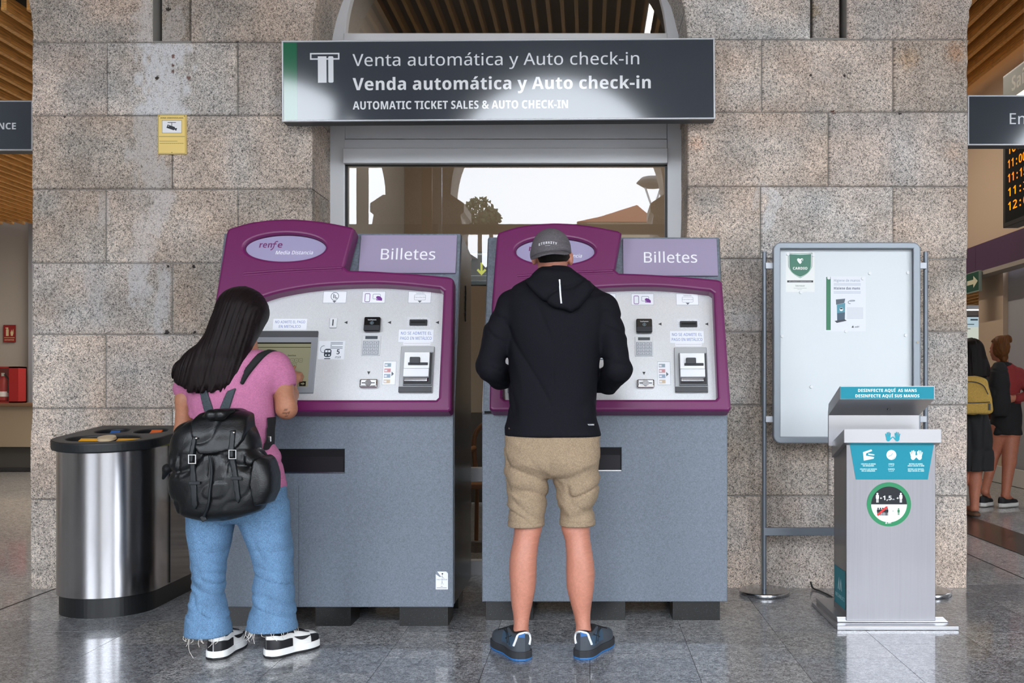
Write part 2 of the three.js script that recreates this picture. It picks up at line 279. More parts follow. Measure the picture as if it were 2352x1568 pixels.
// ---------------------------------------------------------------- rooms behind the wall
const ceilSide = (name, x0, x1, y, z0, z1, pitch, sh, sw) => {
  const c = structure(new THREE.Group(), 'timber slat ceiling of the ' + name + ' passage', 'ceiling'); c.name = 'ceiling_' + name; scene.add(c);
  mesh('ceiling_board', box(x1 - x0, 0.08, z1 - z0, (x0 + x1) / 2, y + sh + 0.1, (z0 + z1) / 2), plainDark, c);
  const g = uvBox(box(sw, sh, z1 - z0 - 0.02), 1.2); for (let x = x0 + pitch / 2; x < x1; x += pitch) mesh('slat', g, wood, c, [x, y + sh / 2, (z0 + z1) / 2]);
};
ceilSide('left', -9, -2.6, 3.5, -8.3, -0.46, 0.16, 0.1, 0.035);
ceilSide('right', 1.95, 5.0, 5.0, -10.6, -0.46, 0.2, 0.14, 0.05);
{
  const wb = structure(new THREE.Group(), 'pale plaster wall behind the left passage', 'wall'); wb.name = 'wall_rear'; scene.add(wb);
  mesh('plaster', box(7.2, 3.7, 0.1, -5.4, 1.85, -8.4), plaster, wb);
  structure(mesh('wall_partition', box(0.1, 5.2, 8, -1.9, 2.6, -4.48), plaster)); structure(mesh('wall_partition', box(0.1, 5.2, 10.2, 1.9, 2.6, -5.6), plaster));
  structure(mesh('wall_end', box(9, 5.4, 0.1, 5, 2.7, -10.7), plaster)); structure(mesh('wall_bulkhead', box(6.6, 2.4, 0.1, -5.8, 4.8, -0.5), plaster));
  mesh('corner_post', box(0.055, 2.6, 0.1, -8.0, 2.2, -8.29), std({ color: 0x9aa0aa, roughness: 0.6 }), wb);
  const wr = structure(new THREE.Group(), 'beige wall of the right passage', 'wall'); wr.name = 'wall_side'; scene.add(wr);
  // shop front: openings below the fascia
  const z = (px) => CZ - F * 5.0 / (px - PX);
  const A = z(2246), B = z(2302), C = z(2420);
  mesh('plaster', box(0.12, 2.3, 10.2, 5.06, 4.0, -5.6), beige, wr);
  mesh('column', box(0.3, 2.6, B - A, 5.16, 1.3, (A + B) / 2), beige, wr);
  mesh('panel', box(0.1, 2.6, 3.6, 5.12, 1.3, B + 1.8), std({ color: 0x9c9ba0, roughness: 0.7 }), wr);
  mesh('skirting', box(0.03, 0.2, 4.2, 4.99, 0.1, A + 2.1), std({ color: 0xcac6c0, roughness: 0.6 }), wr);
  mesh('shop_back_wall', box(0.1, 3, 6, 7.8, 1.5, A - 3), plaster, wr);
  mesh('shop_ceiling', box(2.8, 0.1, 6, 6.4, 2.62, A - 3), std({ color: 0x6d6660, roughness: 0.8 }), wr);
  const sg = uvBox(box(0.05, 0.06, 6), 1.2); for (let i = 0; i < 8; i++) mesh('shop_slat', sg, wood, wr, [5.5 + i * 0.2, 2.5, A - 3]);
  // ticket office behind the window
  const off = structure(new THREE.Group(), 'dim ticket office behind the glass', 'wall'); off.name = 'wall_office'; scene.add(off);
  const ob = std({ color: 0x9b8a76, roughness: 0.9 });
  mesh('plaster', box(3.7, 5.4, 0.1, 0, 2.7, -4.2), ob, off);
  mesh('office_ceiling', box(3.7, 0.1, 3.8, 0, 4.6, -2.4), std({ color: 0x55504a, roughness: 0.9 }), off);
  mesh('dado', box(3.6, 0.9, 0.04, 0, 0.45, -4.12), std({ color: 0x4a443e, roughness: 0.8 }), off);
}
linearLamp(-5.2, 3.46, -4.4, 2.4, 'z', 210, 'long lamp between ceiling slats of the left passage');
linearLamp(-6.0, 3.46, -7.0, 1.6, 'z', 210, 'shorter lamp between ceiling slats beyond the long one in the left passage');
linearLamp(3.0, 4.9, -6.2, 2.6, 'z', 130, 'long lamp between high ceiling slats of the right passage');
linearLamp(5.62, 2.27, -8.3, 0.3, 'x', 40, 'short bright lamp below the slats inside the shop');
linearLamp(0.2, 4.5, -2.4, 1.4, 'x', 110, 'dim lamp under the ticket office ceiling');
// ---------------------------------------------------------------- arched window
const ZG = -0.42;
const glassMat = phys({ color: 0xffffff, transmission: 1, thickness: 0, ior: 1.85, roughness: 0.0, specularIntensity: 1 });
{
  const w = structure(new THREE.Group(), 'tall arched window with pale metal frame', 'window'); w.name = 'window_1'; scene.add(w);
  const frameM = std({ color: 0xdfe1e5, metalness: 0.1, roughness: 0.35 });
  const X = (px) => WX(px, ZG), Y = (py) => WY(py, ZG), xl = X(757), xr = X(1568), xi0 = X(795), xi1 = X(1532), ysp = Y(100), xc = (xl + xr) / 2, ro = (xr - xl) / 2, ri = (xi1 - xi0) / 2;
  const ringArc = (r0, r1, d) => { const s = new THREE.Shape(); s.absarc(xc, ysp, r1, 0, Math.PI, false); s.absarc(xc, ysp, r0, Math.PI, 0, true); return new THREE.ExtrudeGeometry(s, { depth: d, bevelEnabled: true, bevelSize: 0.004, bevelThickness: 0.004, bevelSegments: 1, curveSegments: 40 }); };
  mesh('arch_frame', ringArc(ri, ro, 0.06).translate(0, 0, ZG - 0.03), frameM, w);
  for (const [a, b] of [[xl, xi0], [xi1, xr]]) mesh('jamb', rbox(b - a, ysp, 0.07, 0.005, (a + b) / 2, ysp / 2, ZG), frameM, w);
  const bar = (n, y0, y1, d = 0.07) => mesh(n, rbox(xi1 - xi0 + 0.002, Y(y0) - Y(y1), d, 0.004, xc, (Y(y0) + Y(y1)) / 2, ZG + (d - 0.07) / 2), frameM, w);
  bar('transom', 82, 106, 0.08); bar('fascia_panel', 106, 320, 0.05); bar('fascia_panel', 323, 345, 0.07); bar('transom', 346, 380, 0.1);
  bar('rail', 1073, 1105); bar('rail', 1285, 1322);
  const fan = new THREE.Shape(); fan.absarc(xc, ysp + 0.03, ri, 0, Math.PI, false);
  mesh('fanlight_pane', new THREE.ShapeGeometry(fan, 40).translate(0, 0, ZG), glassMat, w);
  const pane = (y0, y1) => mesh('pane', new THREE.PlaneGeometry(xi1 - xi0, Y(y0) - Y(y1)).translate(xc, (Y(y0) + Y(y1)) / 2, ZG), glassMat, w);
  pane(378, 1075); pane(1103, 1287);
  const seal = merge([box(0.014, Y(380) - Y(1073), 0.02, xi0 + 0.007, (Y(380) + Y(1073)) / 2, ZG + 0.012), box(0.014, Y(380) - Y(1073), 0.02, xi1 - 0.007, (Y(380) + Y(1073)) / 2, ZG + 0.012), box(xi1 - xi0, 0.008, 0.02, xc, Y(381), ZG + 0.012)]);
  mesh('gasket', seal, blackPlastic, w);
}
// ---------------------------------------------------------------- outside, seen mirrored in the window
{
  const gnd = structure(mesh('ground', box(120, 0.2, 90, 0, -0.12, 53), std({ color: 0x6e6b67, roughness: 0.9 })), 'paved square outside the arches', 'ground');
  const mir = (px, py, Zv) => V((px - PX) / F * Zv, CH - (py - PY) / F * Zv, Zv - 5.92 - 0.42);   // a point seen mirrored at virtual distance Zv
  const lp = mir(1500, 420, 24), st = thing('street_lamp', 'tall street lamp with a wide dish head on the square outside', 'lamp', [lp.x, 0, lp.z]);
  mesh('pole', cyl(0.045, 0.07, lp.y - 0.7).translate(0, (lp.y - 0.7) / 2, 0), aluminium, st);
  for (const s of [-1, 1]) mesh('arm', tube([[0, lp.y - 0.7, 0], [s * 0.2, lp.y - 0.1, 0]], 0.025, 4), aluminium, st);
  mesh('dish', new THREE.LatheGeometry([[0, 0.16], [0.3, 0.12], [0.42, 0], [0.26, -0.1], [0, -0.12]].map((p) => new THREE.Vector2(...p)), 24).translate(0, lp.y, 0), std({ color: 0x55585c, roughness: 0.6, side: 2 }), st);
  const hp = mir(1458, 490, 60), h = thing('house', 'low house with a red tiled roof across the square', 'house', [hp.x - 1.0, 0, hp.z]);
  mesh('walls', box(4, hp.y - 1.0, 5, 0, (hp.y - 1.0) / 2, 0), std({ color: 0xa59a88, roughness: 0.9 }), h);
  mesh('roof', extrude([[-2.6, 0], [2.2, 0], [1.0, 1.0], [-1.2, 0.3]], 5.6).translate(0, hp.y - 1.0, -2.8), std({ color: 0xa0664e, roughness: 0.9 }), h);
  const terr = ['cream', 'brown', 'grey', 'ochre', 'stone'], tc = [0x6f6555, 0x4d443a, 0x5a5852, 0x66563a, 0x5d574e];
  for (let i = 0; i < 5; i++) { // terrace closing the square
    const b = thing('terraced_house', terr[i] + ' plastered house in the terrace closing the square', 'house', [-31 + i * 15.6, 0, 66]), hh = 9.6 + (i % 2) * 0.7, wm = std({ color: tc[i], roughness: 0.9 });
    mesh('walls', box(15, hh, 8, 0, hh / 2, 0), wm, b); mesh('roof', extrude([[-7.6, 0], [7.6, 0], [6, 1], [-6, 1]], 8.6).translate(0, hh, -4.3), std({ color: 0x5d4438, roughness: 0.9 }), b);
    for (let f = 0; f < 3; f++) for (let k = 0; k < 5; k++) mesh('window', box(1.1, 1.6, 0.1, -6 + k * 3, 1.7 + f * 2.9, -4.05), std({ color: 0x2a2e33, roughness: 0.2 }), b);
  }
  for (const [px, py, Z, r] of [[1102, 486, 40, 0.62], [1070, 502, 42, 0.4], [1128, 500, 41, 0.42]]) {
    const p = mir(px, py, Z), t = thing('tree', r > 0.5 ? 'bushy round tree across the square' : px < 1100 ? 'small bush beside the round tree' : 'low bush on the other side of the round tree', 'tree', [p.x, 0, p.z]);
    mesh('trunk', cyl(0.08, 0.14, p.y).translate(0, p.y / 2, 0), std({ color: 0x4b4034, roughness: 0.9 }), t);
    const ps = []; for (let i = 0; i < 260; i++) { const a = rr(0, 6.28), b = Math.acos(rr(-1, 1)), q = r * Math.cbrt(rr(0.2, 1)); ps.push(new THREE.TetrahedronGeometry(0.1, 0).rotateX(rr(0, 3)).rotateY(rr(0, 3)).translate(q * Math.sin(b) * Math.cos(a), p.y + q * Math.cos(b), q * Math.sin(b) * Math.sin(a))); }
    mesh('foliage', merge(ps), std({ color: 0x3f4b32, roughness: 0.9 }), t);
  }
}
// ---------------------------------------------------------------- hanging signs
const signFace = { roughness: 0.14, metalness: 0 };
function letterSign(name, label, x0, x1, yTop, yBot, z, tex, tilt, depth = 0.09) {
  const a = W(x0, yBot, z), b = W(x1, yTop, z), w = b.x - a.x, h = b.y - a.y, t = thing(name, label, 'sign', [(a.x + b.x) / 2, (a.y + b.y) / 2, z]); t.rotation.z = tilt;
  mesh('case', rbox(w, h, depth, 0.004, 0, 0, -depth / 2), std({ color: 0x3c4046, roughness: 0.5 }), t);
  const e = 0.009; mesh('trim', extrude([[-w / 2, -h / 2], [w / 2, -h / 2], [w / 2, h / 2], [-w / 2, h / 2]], 0.014, 0.003, [[[-w / 2 + e, -h / 2 + e], [-w / 2 + e, h / 2 - e], [w / 2 - e, h / 2 - e], [w / 2 - e, -h / 2 + e]]], 1).translate(0, 0, -0.006), std({ color: 0xd2d5da, roughness: 0.3, metalness: 0.3 }), t);
  mesh('face', new THREE.PlaneGeometry(w - e, h - e).translate(0, 0, 0.003), phys({ map: tex, roughness: 0.08, ior: 1.75 }), t);
  return t;
}
const SLATE = '#3b424b';
letterSign('ticket_sales_sign', 'long dark sign above the ticket machines reading automatic ticket sales', 648, 1642, 91, 277, 0.14, canvasTex(2048, 384, (g, w, h) => {
  g.fillStyle = SLATE; g.fillRect(0, 0, w, h); g.fillStyle = '#1f6b4d'; g.fillRect(0, 0, 68, h);
  const k = w / 994, X = (px) => (px - 648) * k, Y = (py) => (py - 91) * k;   // the photograph's pixels on the sign
  g.fillStyle = '#e6eaef'; g.fillRect(X(711), Y(118), 68 * k, 16 * k); g.fillStyle = SLATE; g.fillRect(X(714.5), Y(121.5), 61 * k, 9 * k);
  g.fillStyle = '#e6eaef'; g.fillRect(X(729), Y(126), 20 * k, 62 * k); g.beginPath(); g.roundRect(X(753), Y(126), 12 * k, 62 * k, 6); g.fill(); g.fillStyle = SLATE; g.fillRect(X(726), Y(121.5), 42 * k, 3 * k);
  text(g, 'Venta automática y Auto check-in', X(809), Y(149), 39 * k, '#e6eaef', '', 'left', 664 * k);
  text(g, 'Venda automática y Auto check-in', X(809), Y(206), 40 * k, '#eef1f5', 'bold', 'left', 690 * k);
  text(g, 'AUTOMATIC TICKET SALES & AUTO CHECK-IN', X(809), Y(251), 26 * k, '#eef1f5', 'bold', 'left', 498 * k);
}), 0.0065);
letterSign('entrance_sign', 'dark sign across the passage by the extinguisher, its last letters ANCE', -560, 76, 231, 346, -0.5, canvasTex(1024, 192, (g, w, h) => { g.fillStyle = '#4d535b'; g.fillRect(0, 0, w, h); const k = w / 636; text(g, 'AUTOMATIC ENTRANCE', 600 * k, 69 * k, 22 * k, '#eceff3', 'bold', 'right'); }), 0);
letterSign('entry_sign', 'dark sign across the passage beside the departures board, beginning En', 2222, 2860, 219, 334, -0.5, canvasTex(1024, 192, (g, w, h) => { g.fillStyle = SLATE; g.fillRect(0, 0, w, h); const k = w / 638; text(g, 'Entrada', 92 * k, 69 * k, 38 * k, '#e6eaef'); }), 0);
{ // camera warning notice on the wall
  const z = 0.012, a = W(362, 354, z), b = W(428, 263, z), t = thing('surveillance_notice', 'small yellow video surveillance notice on the stone wall', 'sign', [(a.x + b.x) / 2, (a.y + b.y) / 2, z]);
  const tx = canvasTex(264, 364, (g, w, h) => {
    g.fillStyle = '#f0d27c'; g.fillRect(0, 0, w, h); g.strokeStyle = '#7a6a36'; g.lineWidth = 3; g.strokeRect(5, 5, w - 10, h - 10);
    text(g, 'ZONA VIDEOVIGILADA', w / 2, 36, 20, '#4a431f', 'bold', 'center', 216); g.fillStyle = '#eeeef0'; g.fillRect(40, 52, 184, 118); g.strokeRect(40, 52, 184, 118);
    g.strokeStyle = '#20252e'; g.lineWidth = 5; g.beginPath(); g.moveTo(92, 72); g.lineTo(170, 72); g.moveTo(131, 72); g.lineTo(131, 106); g.stroke();
    g.save(); g.translate(128, 120); g.rotate(0.33); g.fillStyle = '#20252e'; g.fillRect(-44, -16, 74, 32); g.fillRect(30, -8, 12, 16); g.fillRect(42, -12, 10, 24); g.fillStyle = '#cfd3da'; g.fillRect(-36, -9, 10, 8); g.restore();
    g.fillStyle = '#8d7f45'; g.fillRect(10, 200, 244, 5); g.fillRect(14, 244, 170, 4); for (let i = 0; i < 38; i++) g.fillRect(16 + i * 6, 264, 3 + (i % 3), 6); g.fillStyle = '#3a3420'; for (const [x, y] of [[14, 12], [250, 12], [132, 352]]) { g.beginPath(); g.arc(x, y, 4, 0, 7); g.fill(); }
  });
  mesh('plate', rbox(b.x - a.x, b.y - a.y, 0.012, 0.003, 0, 0, -0.006), std({ color: 0xe3c56e, roughness: 0.5 }), t);
  mesh('printed_face', new THREE.PlaneGeometry(b.x - a.x - 0.004, b.y - a.y - 0.004).translate(0, 0, 0.0012), print(tx), t);
}
// ---------------------------------------------------------------- ticket machines
const texSpeck = dataTex(256, 256, (x, y, c) => { const v = 226 + 44 * (nB(x / 1.4, y / 1.4) - 0.5) + 20 * (nA(x / 4, y / 4) - 0.5); c[0] = c[1] = c[2] = v; });
const greyPaint = std({ color: 0x7d8794, map: texSpeck, roughness: 0.42, metalness: 0.1 });
const purple = std({ color: 0x6c1d58, roughness: 0.36 });
const texSatin = dataTex(256, 256, (x, y, c) => { const v = 236 + 22 * (nB(x / 1.3, y / 1.3) - 0.5); c[0] = c[1] = c[2] = v; });
const satin = std({ color: 0xe6e8ea, map: texSatin, roughness: 0.3, metalness: 0.3 });
const MZ = 0.917, MXc = (463 + 1041) / 2, KT = Math.atan(0.30), H0 = 1.035;
const mOrigin = V(WX(MXc, MZ), 0, MZ);
// photo pixel of the left machine -> (u, v) on its reclined console face (v along the slope, from the hinge)
function face(px, py, off = 0) {
  const d = V((px - PX) / F, -(py - PY) / F, -1), n = V(0, Math.sin(KT), Math.cos(KT)), p0 = V(mOrigin.x, H0, MZ).addScaledVector(n, off);
  const c = V(0, CH, CZ), t = p0.clone().sub(c).dot(n) / d.dot(n), q = c.addScaledVector(d, t).sub(p0), up = V(0, Math.cos(KT), -Math.sin(KT));
  return [q.x, q.dot(up)];
}
const facePts = (a, off) => a.map((p) => face(p[0], p[1], off));
function buildMachine() {
  const t = thing('ticket_machine', '', 'ticket machine', mOrigin.toArray(), 0, 'purple and grey ticket machines under the sign');
  const wv = 0.602, z0 = -0.68;
  const put = (name, geo, mat, off = 0, parent = t) => { // geometry in face coordinates (u, v, out of the face)
    const m = mesh(name, geo, mat, parent); if (parent === t) { m.position.set(0, H0 + off * Math.sin(KT), off * Math.cos(KT)); m.rotation.x = -KT; } return m;
  };
  // cabinet: side profile drawn in (z, y)
  const topV = face(600, 536)[1], tz = -topV * Math.sin(KT), ty = H0 + topV * Math.cos(KT);
  const prof = [[z0, 0.105], [-0.012, 0.105], [-0.012, H0 - 0.01], [-0.012 - 0.3 * 0.01, H0], [tz - 0.012, ty], [z0, ty - 0.05]];
  mesh('cabinet', extrude(prof.map(([a, b]) => [-a, b]).reverse(), 2 * wv - 0.004, 0.003, [], 1).rotateY(Math.PI / 2).translate(-wv + 0.002, 0, 0), greyPaint, t);
  for (const s of [-1, 1]) {
    const p = mesh('side_panel', uvBox(extrude([[z0 + 0.005, 0.11], [-0.03, 0.11], [-0.03, H0], [tz - 0.03, ty - 0.005], [z0 + 0.005, ty - 0.055]].map(([a, b]) => [-a, b]).reverse(), 0.006, 0.001, [], 1).rotateY(Math.PI / 2).translate(s > 0 ? wv - 0.003 : -wv - 0.003, 0, 0), 2), phys({ map: texBrush, color: 0x8c8f94, metalness: 1, roughness: 0.26 }), t);
    const lv = []; for (let i = 0; i < 6; i++) lv.push(box(0.004, 0.05, 0.012).rotateX(0.5).translate(s * (wv + 0.004), 1.52 + i * 0.028, -0.42 - i * 0.004)); mesh('vent_slot', merge(lv), plainDark, p);
  }
  // lower door with the delivery slot
  const dy0 = 0.1, dy1 = WY(952, MZ), sx0 = WX(600, MZ) - mOrigin.x, sx1 = WX(791, MZ) - mOrigin.x, sy0 = WY(1086, MZ), sy1 = WY(1031, MZ);
  mesh('lower_door', uvMetres(extrude([[-wv, dy0], [wv, dy0], [wv, dy1], [-wv, dy1]], 0.03, 0.003, [[[sx0, sy0], [sx0, sy1], [sx1, sy1], [sx1, sy0]]], 1).translate(0, 0, -0.03), 0, 0, 0.4, 0.4), greyPaint, t);
  const trayG = merge([box(sx1 - sx0 + 0.02, 0.01, 0.09, (sx0 + sx1) / 2, sy0 - 0.004, -0.05), box(sx1 - sx0 + 0.02, 0.01, 0.09, (sx0 + sx1) / 2, sy1 + 0.004, -0.05), box(0.01, sy1 - sy0, 0.09, sx0 - 0.004, (sy0 + sy1) / 2, -0.05), box(0.01, sy1 - sy0, 0.09, sx1 + 0.004, (sy0 + sy1) / 2, -0.05), box(sx1 - sx0 + 0.02, sy1 - sy0, 0.006, (sx0 + sx1) / 2, (sy0 + sy1) / 2, -0.011)]);
  const tray = mesh('delivery_tray', trayG, phys({ color: 0x131115, roughness: 0.6, specularIntensity: 0.4 }), t);
  mesh('flap', new THREE.PlaneGeometry(sx1 - sx0 - 0.01, sy1 - sy0 - 0.006).rotateX(-0.1).translate((sx0 + sx1) / 2, (sy0 + sy1) / 2, -0.006), phys({ color: 0x1a171c, roughness: 0.4, specularIntensity: 0.35 }), tray);
  mesh('slot_lip', box(sx1 - sx0, 0.006, 0.008, (sx0 + sx1) / 2, sy0 + 0.002, -0.001), steelSmooth, tray);
  mesh('seam', box(0.001, sy0 - dy0 - 0.06, 0.001, sx0 + 0.18, (sy0 - 0.06 + dy0) / 2, 0.0002), darkPlastic, t);
  mesh('lower_gap', box(2 * wv - 0.02, 0.012, 0.02, 0, dy1 + 0.008, -0.018), plainDark, t);
  // granite feet
  for (const [a, b] of [[470, 582], [719, 801], [914, 1026]]) for (const zz of [-0.13, -0.5]) {
    const x0 = WX(a, MZ) - mOrigin.x, x1 = WX(b, MZ) - mOrigin.x; mesh('granite_foot', uvBox(box(x1 - x0, 0.105, 0.18, (x0 + x1) / 2, 0.0525, zz), 2.5), blackGranite, t);
  }
  // Billetes panel, set on the cabinet front
  const bp = [...face(823, 627), ...face(1050, 540)];
  const billet = canvasTex(512, 208, (g, w, h) => { g.fillStyle = '#9c92ad'; g.fillRect(0, 0, w, h); text(g, 'Billetes', 103, 136, 84, '#f2f2f6', '', 'left', 304); });
  const pb = put('title_panel', rbox(bp[2] - bp[0], bp[3] - bp[1], 0.012, 0.002, (bp[0] + bp[2]) / 2, (bp[1] + bp[3]) / 2, -0.004), std({ color: 0x9c92ad, roughness: 0.4 }));
  mesh('title_print', new THREE.PlaneGeometry(bp[2] - bp[0] - 0.004, bp[3] - bp[1] - 0.004).translate((bp[0] + bp[2]) / 2, (bp[1] + bp[3]) / 2, 0.003), print(billet, { roughness: 0.4 }), pb);
  // purple moulding with the window for the silver panel
  const OFF = 0.1, OH = OFF, P = (a) => facePts(a, OFF), Q = P;
  const spl = (a, n = 40) => new THREE.SplineCurve(a.map((p) => new THREE.Vector2(...p))).getPoints(n).map((p) => [p.x, p.y]);
  const I = (a) => facePts(a, OFF);
  const inner = [...I([[505, 917], [500, 912], [515, 752]]), ...spl(I([[520, 738], [550, 708], [605, 681.5], [658, 667], [735, 655.5], [837, 650.5], [914, 652.5], [1010, 662]])), ...I([[1018, 668], [1007, 911], [1001, 917]])];
  const oc = Q([[654, 567]])[0], orx = (Q([[742, 567]])[0][0] - Q([[566, 567]])[0][0]) / 2, ory = (Q([[654, 540]])[0][1] - Q([[654, 594]])[0][1]) / 2;
  const oval = (k, kk = k) => { const s = new THREE.Path(); s.absellipse(oc[0], oc[1], orx * k, ory * kk, 0, Math.PI * 2, true); return s; };
  const outer = [...P([[466, 938], [492, 700], [519, 535], [523, 525]]), ...spl(P([[530, 522], [582, 508], [658, 501.5], [735, 507], [806, 520]])), ...P([[814, 525], [791, 611]]), ...spl(P([[800, 619.5], [863, 621.5], [965, 628.5], [1030, 634.5]])), ...P([[1037, 637], [1041, 641], [1036, 938], [1030, 944], [472, 944]])];
  const mould = put('moulding', extrude(shapeOf(outer), OFF, 0.014, [inner, oval(1.06, 1.16)], 3), purple);
  for (const [dy, rr_] of [[0, 0.0065], [9, 0.005]]) mesh('ridge', tube([[559, 627], [640, 621], [720, 617], [786, 614.5]].map(([x, y]) => { const q = face(x, y + dy * (x - 559) / 230 * 0 + dy * 0.55, OFF); return V(q[0], q[1], OFF - 0.002); }), rr_, 24, 8), purple, mould);
  const os = new THREE.Shape(); os.absellipse(oc[0], oc[1], orx * 1.05, ory * 1.12, 0, Math.PI * 2, false);
  const badge = put('badge', new THREE.ExtrudeGeometry(os, { depth: 0.02, bevelEnabled: false, curveSegments: 48 }).translate(0, 0, OH - 0.044), std({ color: 0xa39cc0, roughness: 0.4 }));
  const bt = canvasTex(704, 216, (g, w, h) => { g.fillStyle = '#9d96b8'; g.fillRect(0, 0, w, h); g.save(); g.transform(1, 0, -0.12, 1, 0, 0); text(g, 'ren', 106, 96, 74, '#6d1f5c', 'bold', 'left', 128); text(g, 'e', 276, 96, 74, '#6d1f5c', 'bold', 'left', 52); g.restore();
    g.strokeStyle = '#6d1f5c'; g.lineWidth = 9; g.lineCap = 'round'; g.beginPath(); g.moveTo(268, 40); g.quadraticCurveTo(246, 34, 240, 66); g.quadraticCurveTo(234, 112, 212, 116); g.moveTo(226, 62); g.lineTo(256, 62); g.stroke();
    g.save(); g.transform(1, 0, -0.2, 1, 0, 0); text(g, 'Media Distancia', 286, 158, 46, '#f3f3f8', '', 'left', 350); g.restore(); });
  const bg = new THREE.ShapeGeometry(os, 48), bpv = bg.attributes.position, buv = new Float32Array(bpv.count * 2); for (let i = 0; i < bpv.count; i++) { buv[i * 2] = (bpv.getX(i) - oc[0]) / (2 * orx) + 0.5; buv[i * 2 + 1] = (bpv.getY(i) - oc[1]) / (2 * ory) + 0.5; } bg.setAttribute('uv', new THREE.BufferAttribute(buv, 2));
  mesh('badge_print', bg.translate(0, 0, OH - 0.0225), print(bt, { roughness: 0.4 }), badge);
  // silver panel
  const SO = 0.035, sp = put('control_panel', uvMetres(extrude(shapeOf([...facePts([[490, 925], [505, 740], [560, 690], [660, 655], [740, 645], [840, 641], [920, 643], [1026, 655], [1014, 925]], SO)].reverse()), SO).translate(0, 0, 0), 0, 0, 0.3, 0.3), satin);
  const R = (x0, y0, x1, y1, off = SO) => { const a = face(x0, y1, off), b = face(x1, y0, off); return { x: (a[0] + b[0]) / 2, y: (a[1] + b[1]) / 2, w: b[0] - a[0], h: b[1] - a[1] }; };
  const sticker = (name, x0, y0, x1, y1, draw, W_, H_, mat) => { const r = R(x0, y0, x1, y1); mesh(name, new THREE.PlaneGeometry(r.w, r.h).translate(r.x, r.y, SO + 0.0012), mat ?? print(canvasTex(W_, H_, draw)), sp); };
  const tri = (g, x, y, w, h, c = '#4d565c') => poly(g, [[x - w / 2, y], [x + w / 2, y], [x, y + h]], c);
  const frameBg = (g, w, h) => { g.fillStyle = '#eceef2'; g.fillRect(0, 0, w, h); g.strokeStyle = '#8f949b'; g.lineWidth = 3; g.strokeRect(1, 1, w - 2, h - 2); };
  sticker('coin_label', 741, 669, 797, 696, (g, w, h) => { frameBg(g, w, h); g.strokeStyle = '#5a6068'; g.lineWidth = 5; g.beginPath(); g.arc(112, 46, 36, 0, 7); g.stroke(); g.fillStyle = '#8b9098'; g.fillRect(96, 24, 12, 40); g.fillRect(112, 34, 10, 30); g.beginPath(); g.ellipse(126, 62, 12, 7, 0, 0, 7); g.fill(); tri(g, 112, 88, 40, 16, '#3a4046'); }, 224, 108);
  sticker('contactless_label', 831, 669, 886, 696, (g, w, h) => { frameBg(g, w, h); g.strokeStyle = '#6b3a86'; g.lineWidth = 5; g.beginPath(); g.roundRect(28, 22, 46, 74, 8); g.stroke(); g.strokeStyle = '#9a9fb0'; g.beginPath(); g.roundRect(104, 26, 70, 44, 8); g.stroke(); poly(g, [[134, 52], [150, 42], [176, 48], [194, 66], [194, 86], [168, 84], [138, 82], [138, 74], [158, 74], [140, 66]], '#6d2a86'); }, 224, 108);
  sticker('validate_label', 937, 669, 991, 696, (g, w, h) => { frameBg(g, w, h); g.strokeStyle = '#b4b7be'; g.lineWidth = 4; g.beginPath(); g.roundRect(60, 32, 110, 48, 8); g.stroke(); text(g, 'Validación', 115, 24, 18, '#a0a4ac', '', 'center'); text(g, 'Cancelación', 115, 62, 20, '#a8acb4', '', 'center'); tri(g, 115, 86, 40, 18); }, 224, 108);
  const paper = (x0, y0, x1, y1, l1, l2) => sticker('paper_notice', x0, y0, x1, y1, (g, w, h) => { g.fillStyle = '#e9ecf3'; g.fillRect(0, 0, w, h); text(g, l1, w / 2, 44, 36, '#5b72ad', '', 'center', w * 0.9); text(g, l2, w / 2, 88, 36, '#5b72ad', '', 'center', w * (l2.length > 12 ? 0.92 : 0.66)); }, 320, 106);
  paper(626, 732, 706, 757, 'NO ADMITE EL PAGO', 'EN METALICO'); paper(915, 757, 996, 785, 'NO SE ADMITE EL', 'PAGO EN METÁLICO');
  sticker('paper_strip', 926, 785, 989, 793, (g, w, h) => { g.fillStyle = '#e8e9ee'; g.fillRect(0, 0, w, h); g.fillStyle = '#b9bcc6'; for (let i = 0; i < 30; i++) g.fillRect(10 + i * 8, 12, 5, 5); }, 256, 32);
  sticker('five_minute_notice', 730, 783, 793, 825, (g, w, h) => { g.fillStyle = '#e4e8ee'; g.fillRect(0, 0, w, h); g.strokeStyle = '#3a4858'; g.lineWidth = 4; g.beginPath(); g.arc(50, 76, 32, 1.2, 4.9); g.stroke(); g.fillStyle = '#26323f'; g.beginPath(); g.roundRect(56, 72, 70, 76, 22); g.fill(); g.fillStyle = '#e4e8ee'; g.fillRect(66, 84, 22, 20); g.fillRect(94, 84, 22, 20); g.beginPath(); g.arc(76, 130, 8, 0, 7); g.arc(106, 130, 8, 0, 7); g.fill(); g.fillStyle = '#26323f'; g.fillRect(62, 158, 58, 8); text(g, '5', 192, 122, 62, '#26323f', 'bold', 'center'); text(g, 'min', 192, 160, 34, '#26323f', 'italic', 'center'); for (let k = 0; k < 5; k++) { g.fillStyle = '#76808c'; g.fillRect(112, 12 + k * 13, k === 2 ? 14 : 120, 6); } }, 252, 168);
  sticker('banknote_label', 877, 829, 911, 884, (g, w, h) => { frameBg(g, w, h); ['#8fa2ad', '#c98f93', '#93a6bb', '#cdb9a0'].forEach((c, i) => { g.fillStyle = c; g.fillRect(16, 20 + i * 50, 66, 34); g.fillStyle = '#e4e4e8'; g.fillRect(20, 30 + i * 50, 26, 16); }); poly(g, [[92, 96], [116, 118], [92, 140]], '#5c636b'); }, 136, 220);
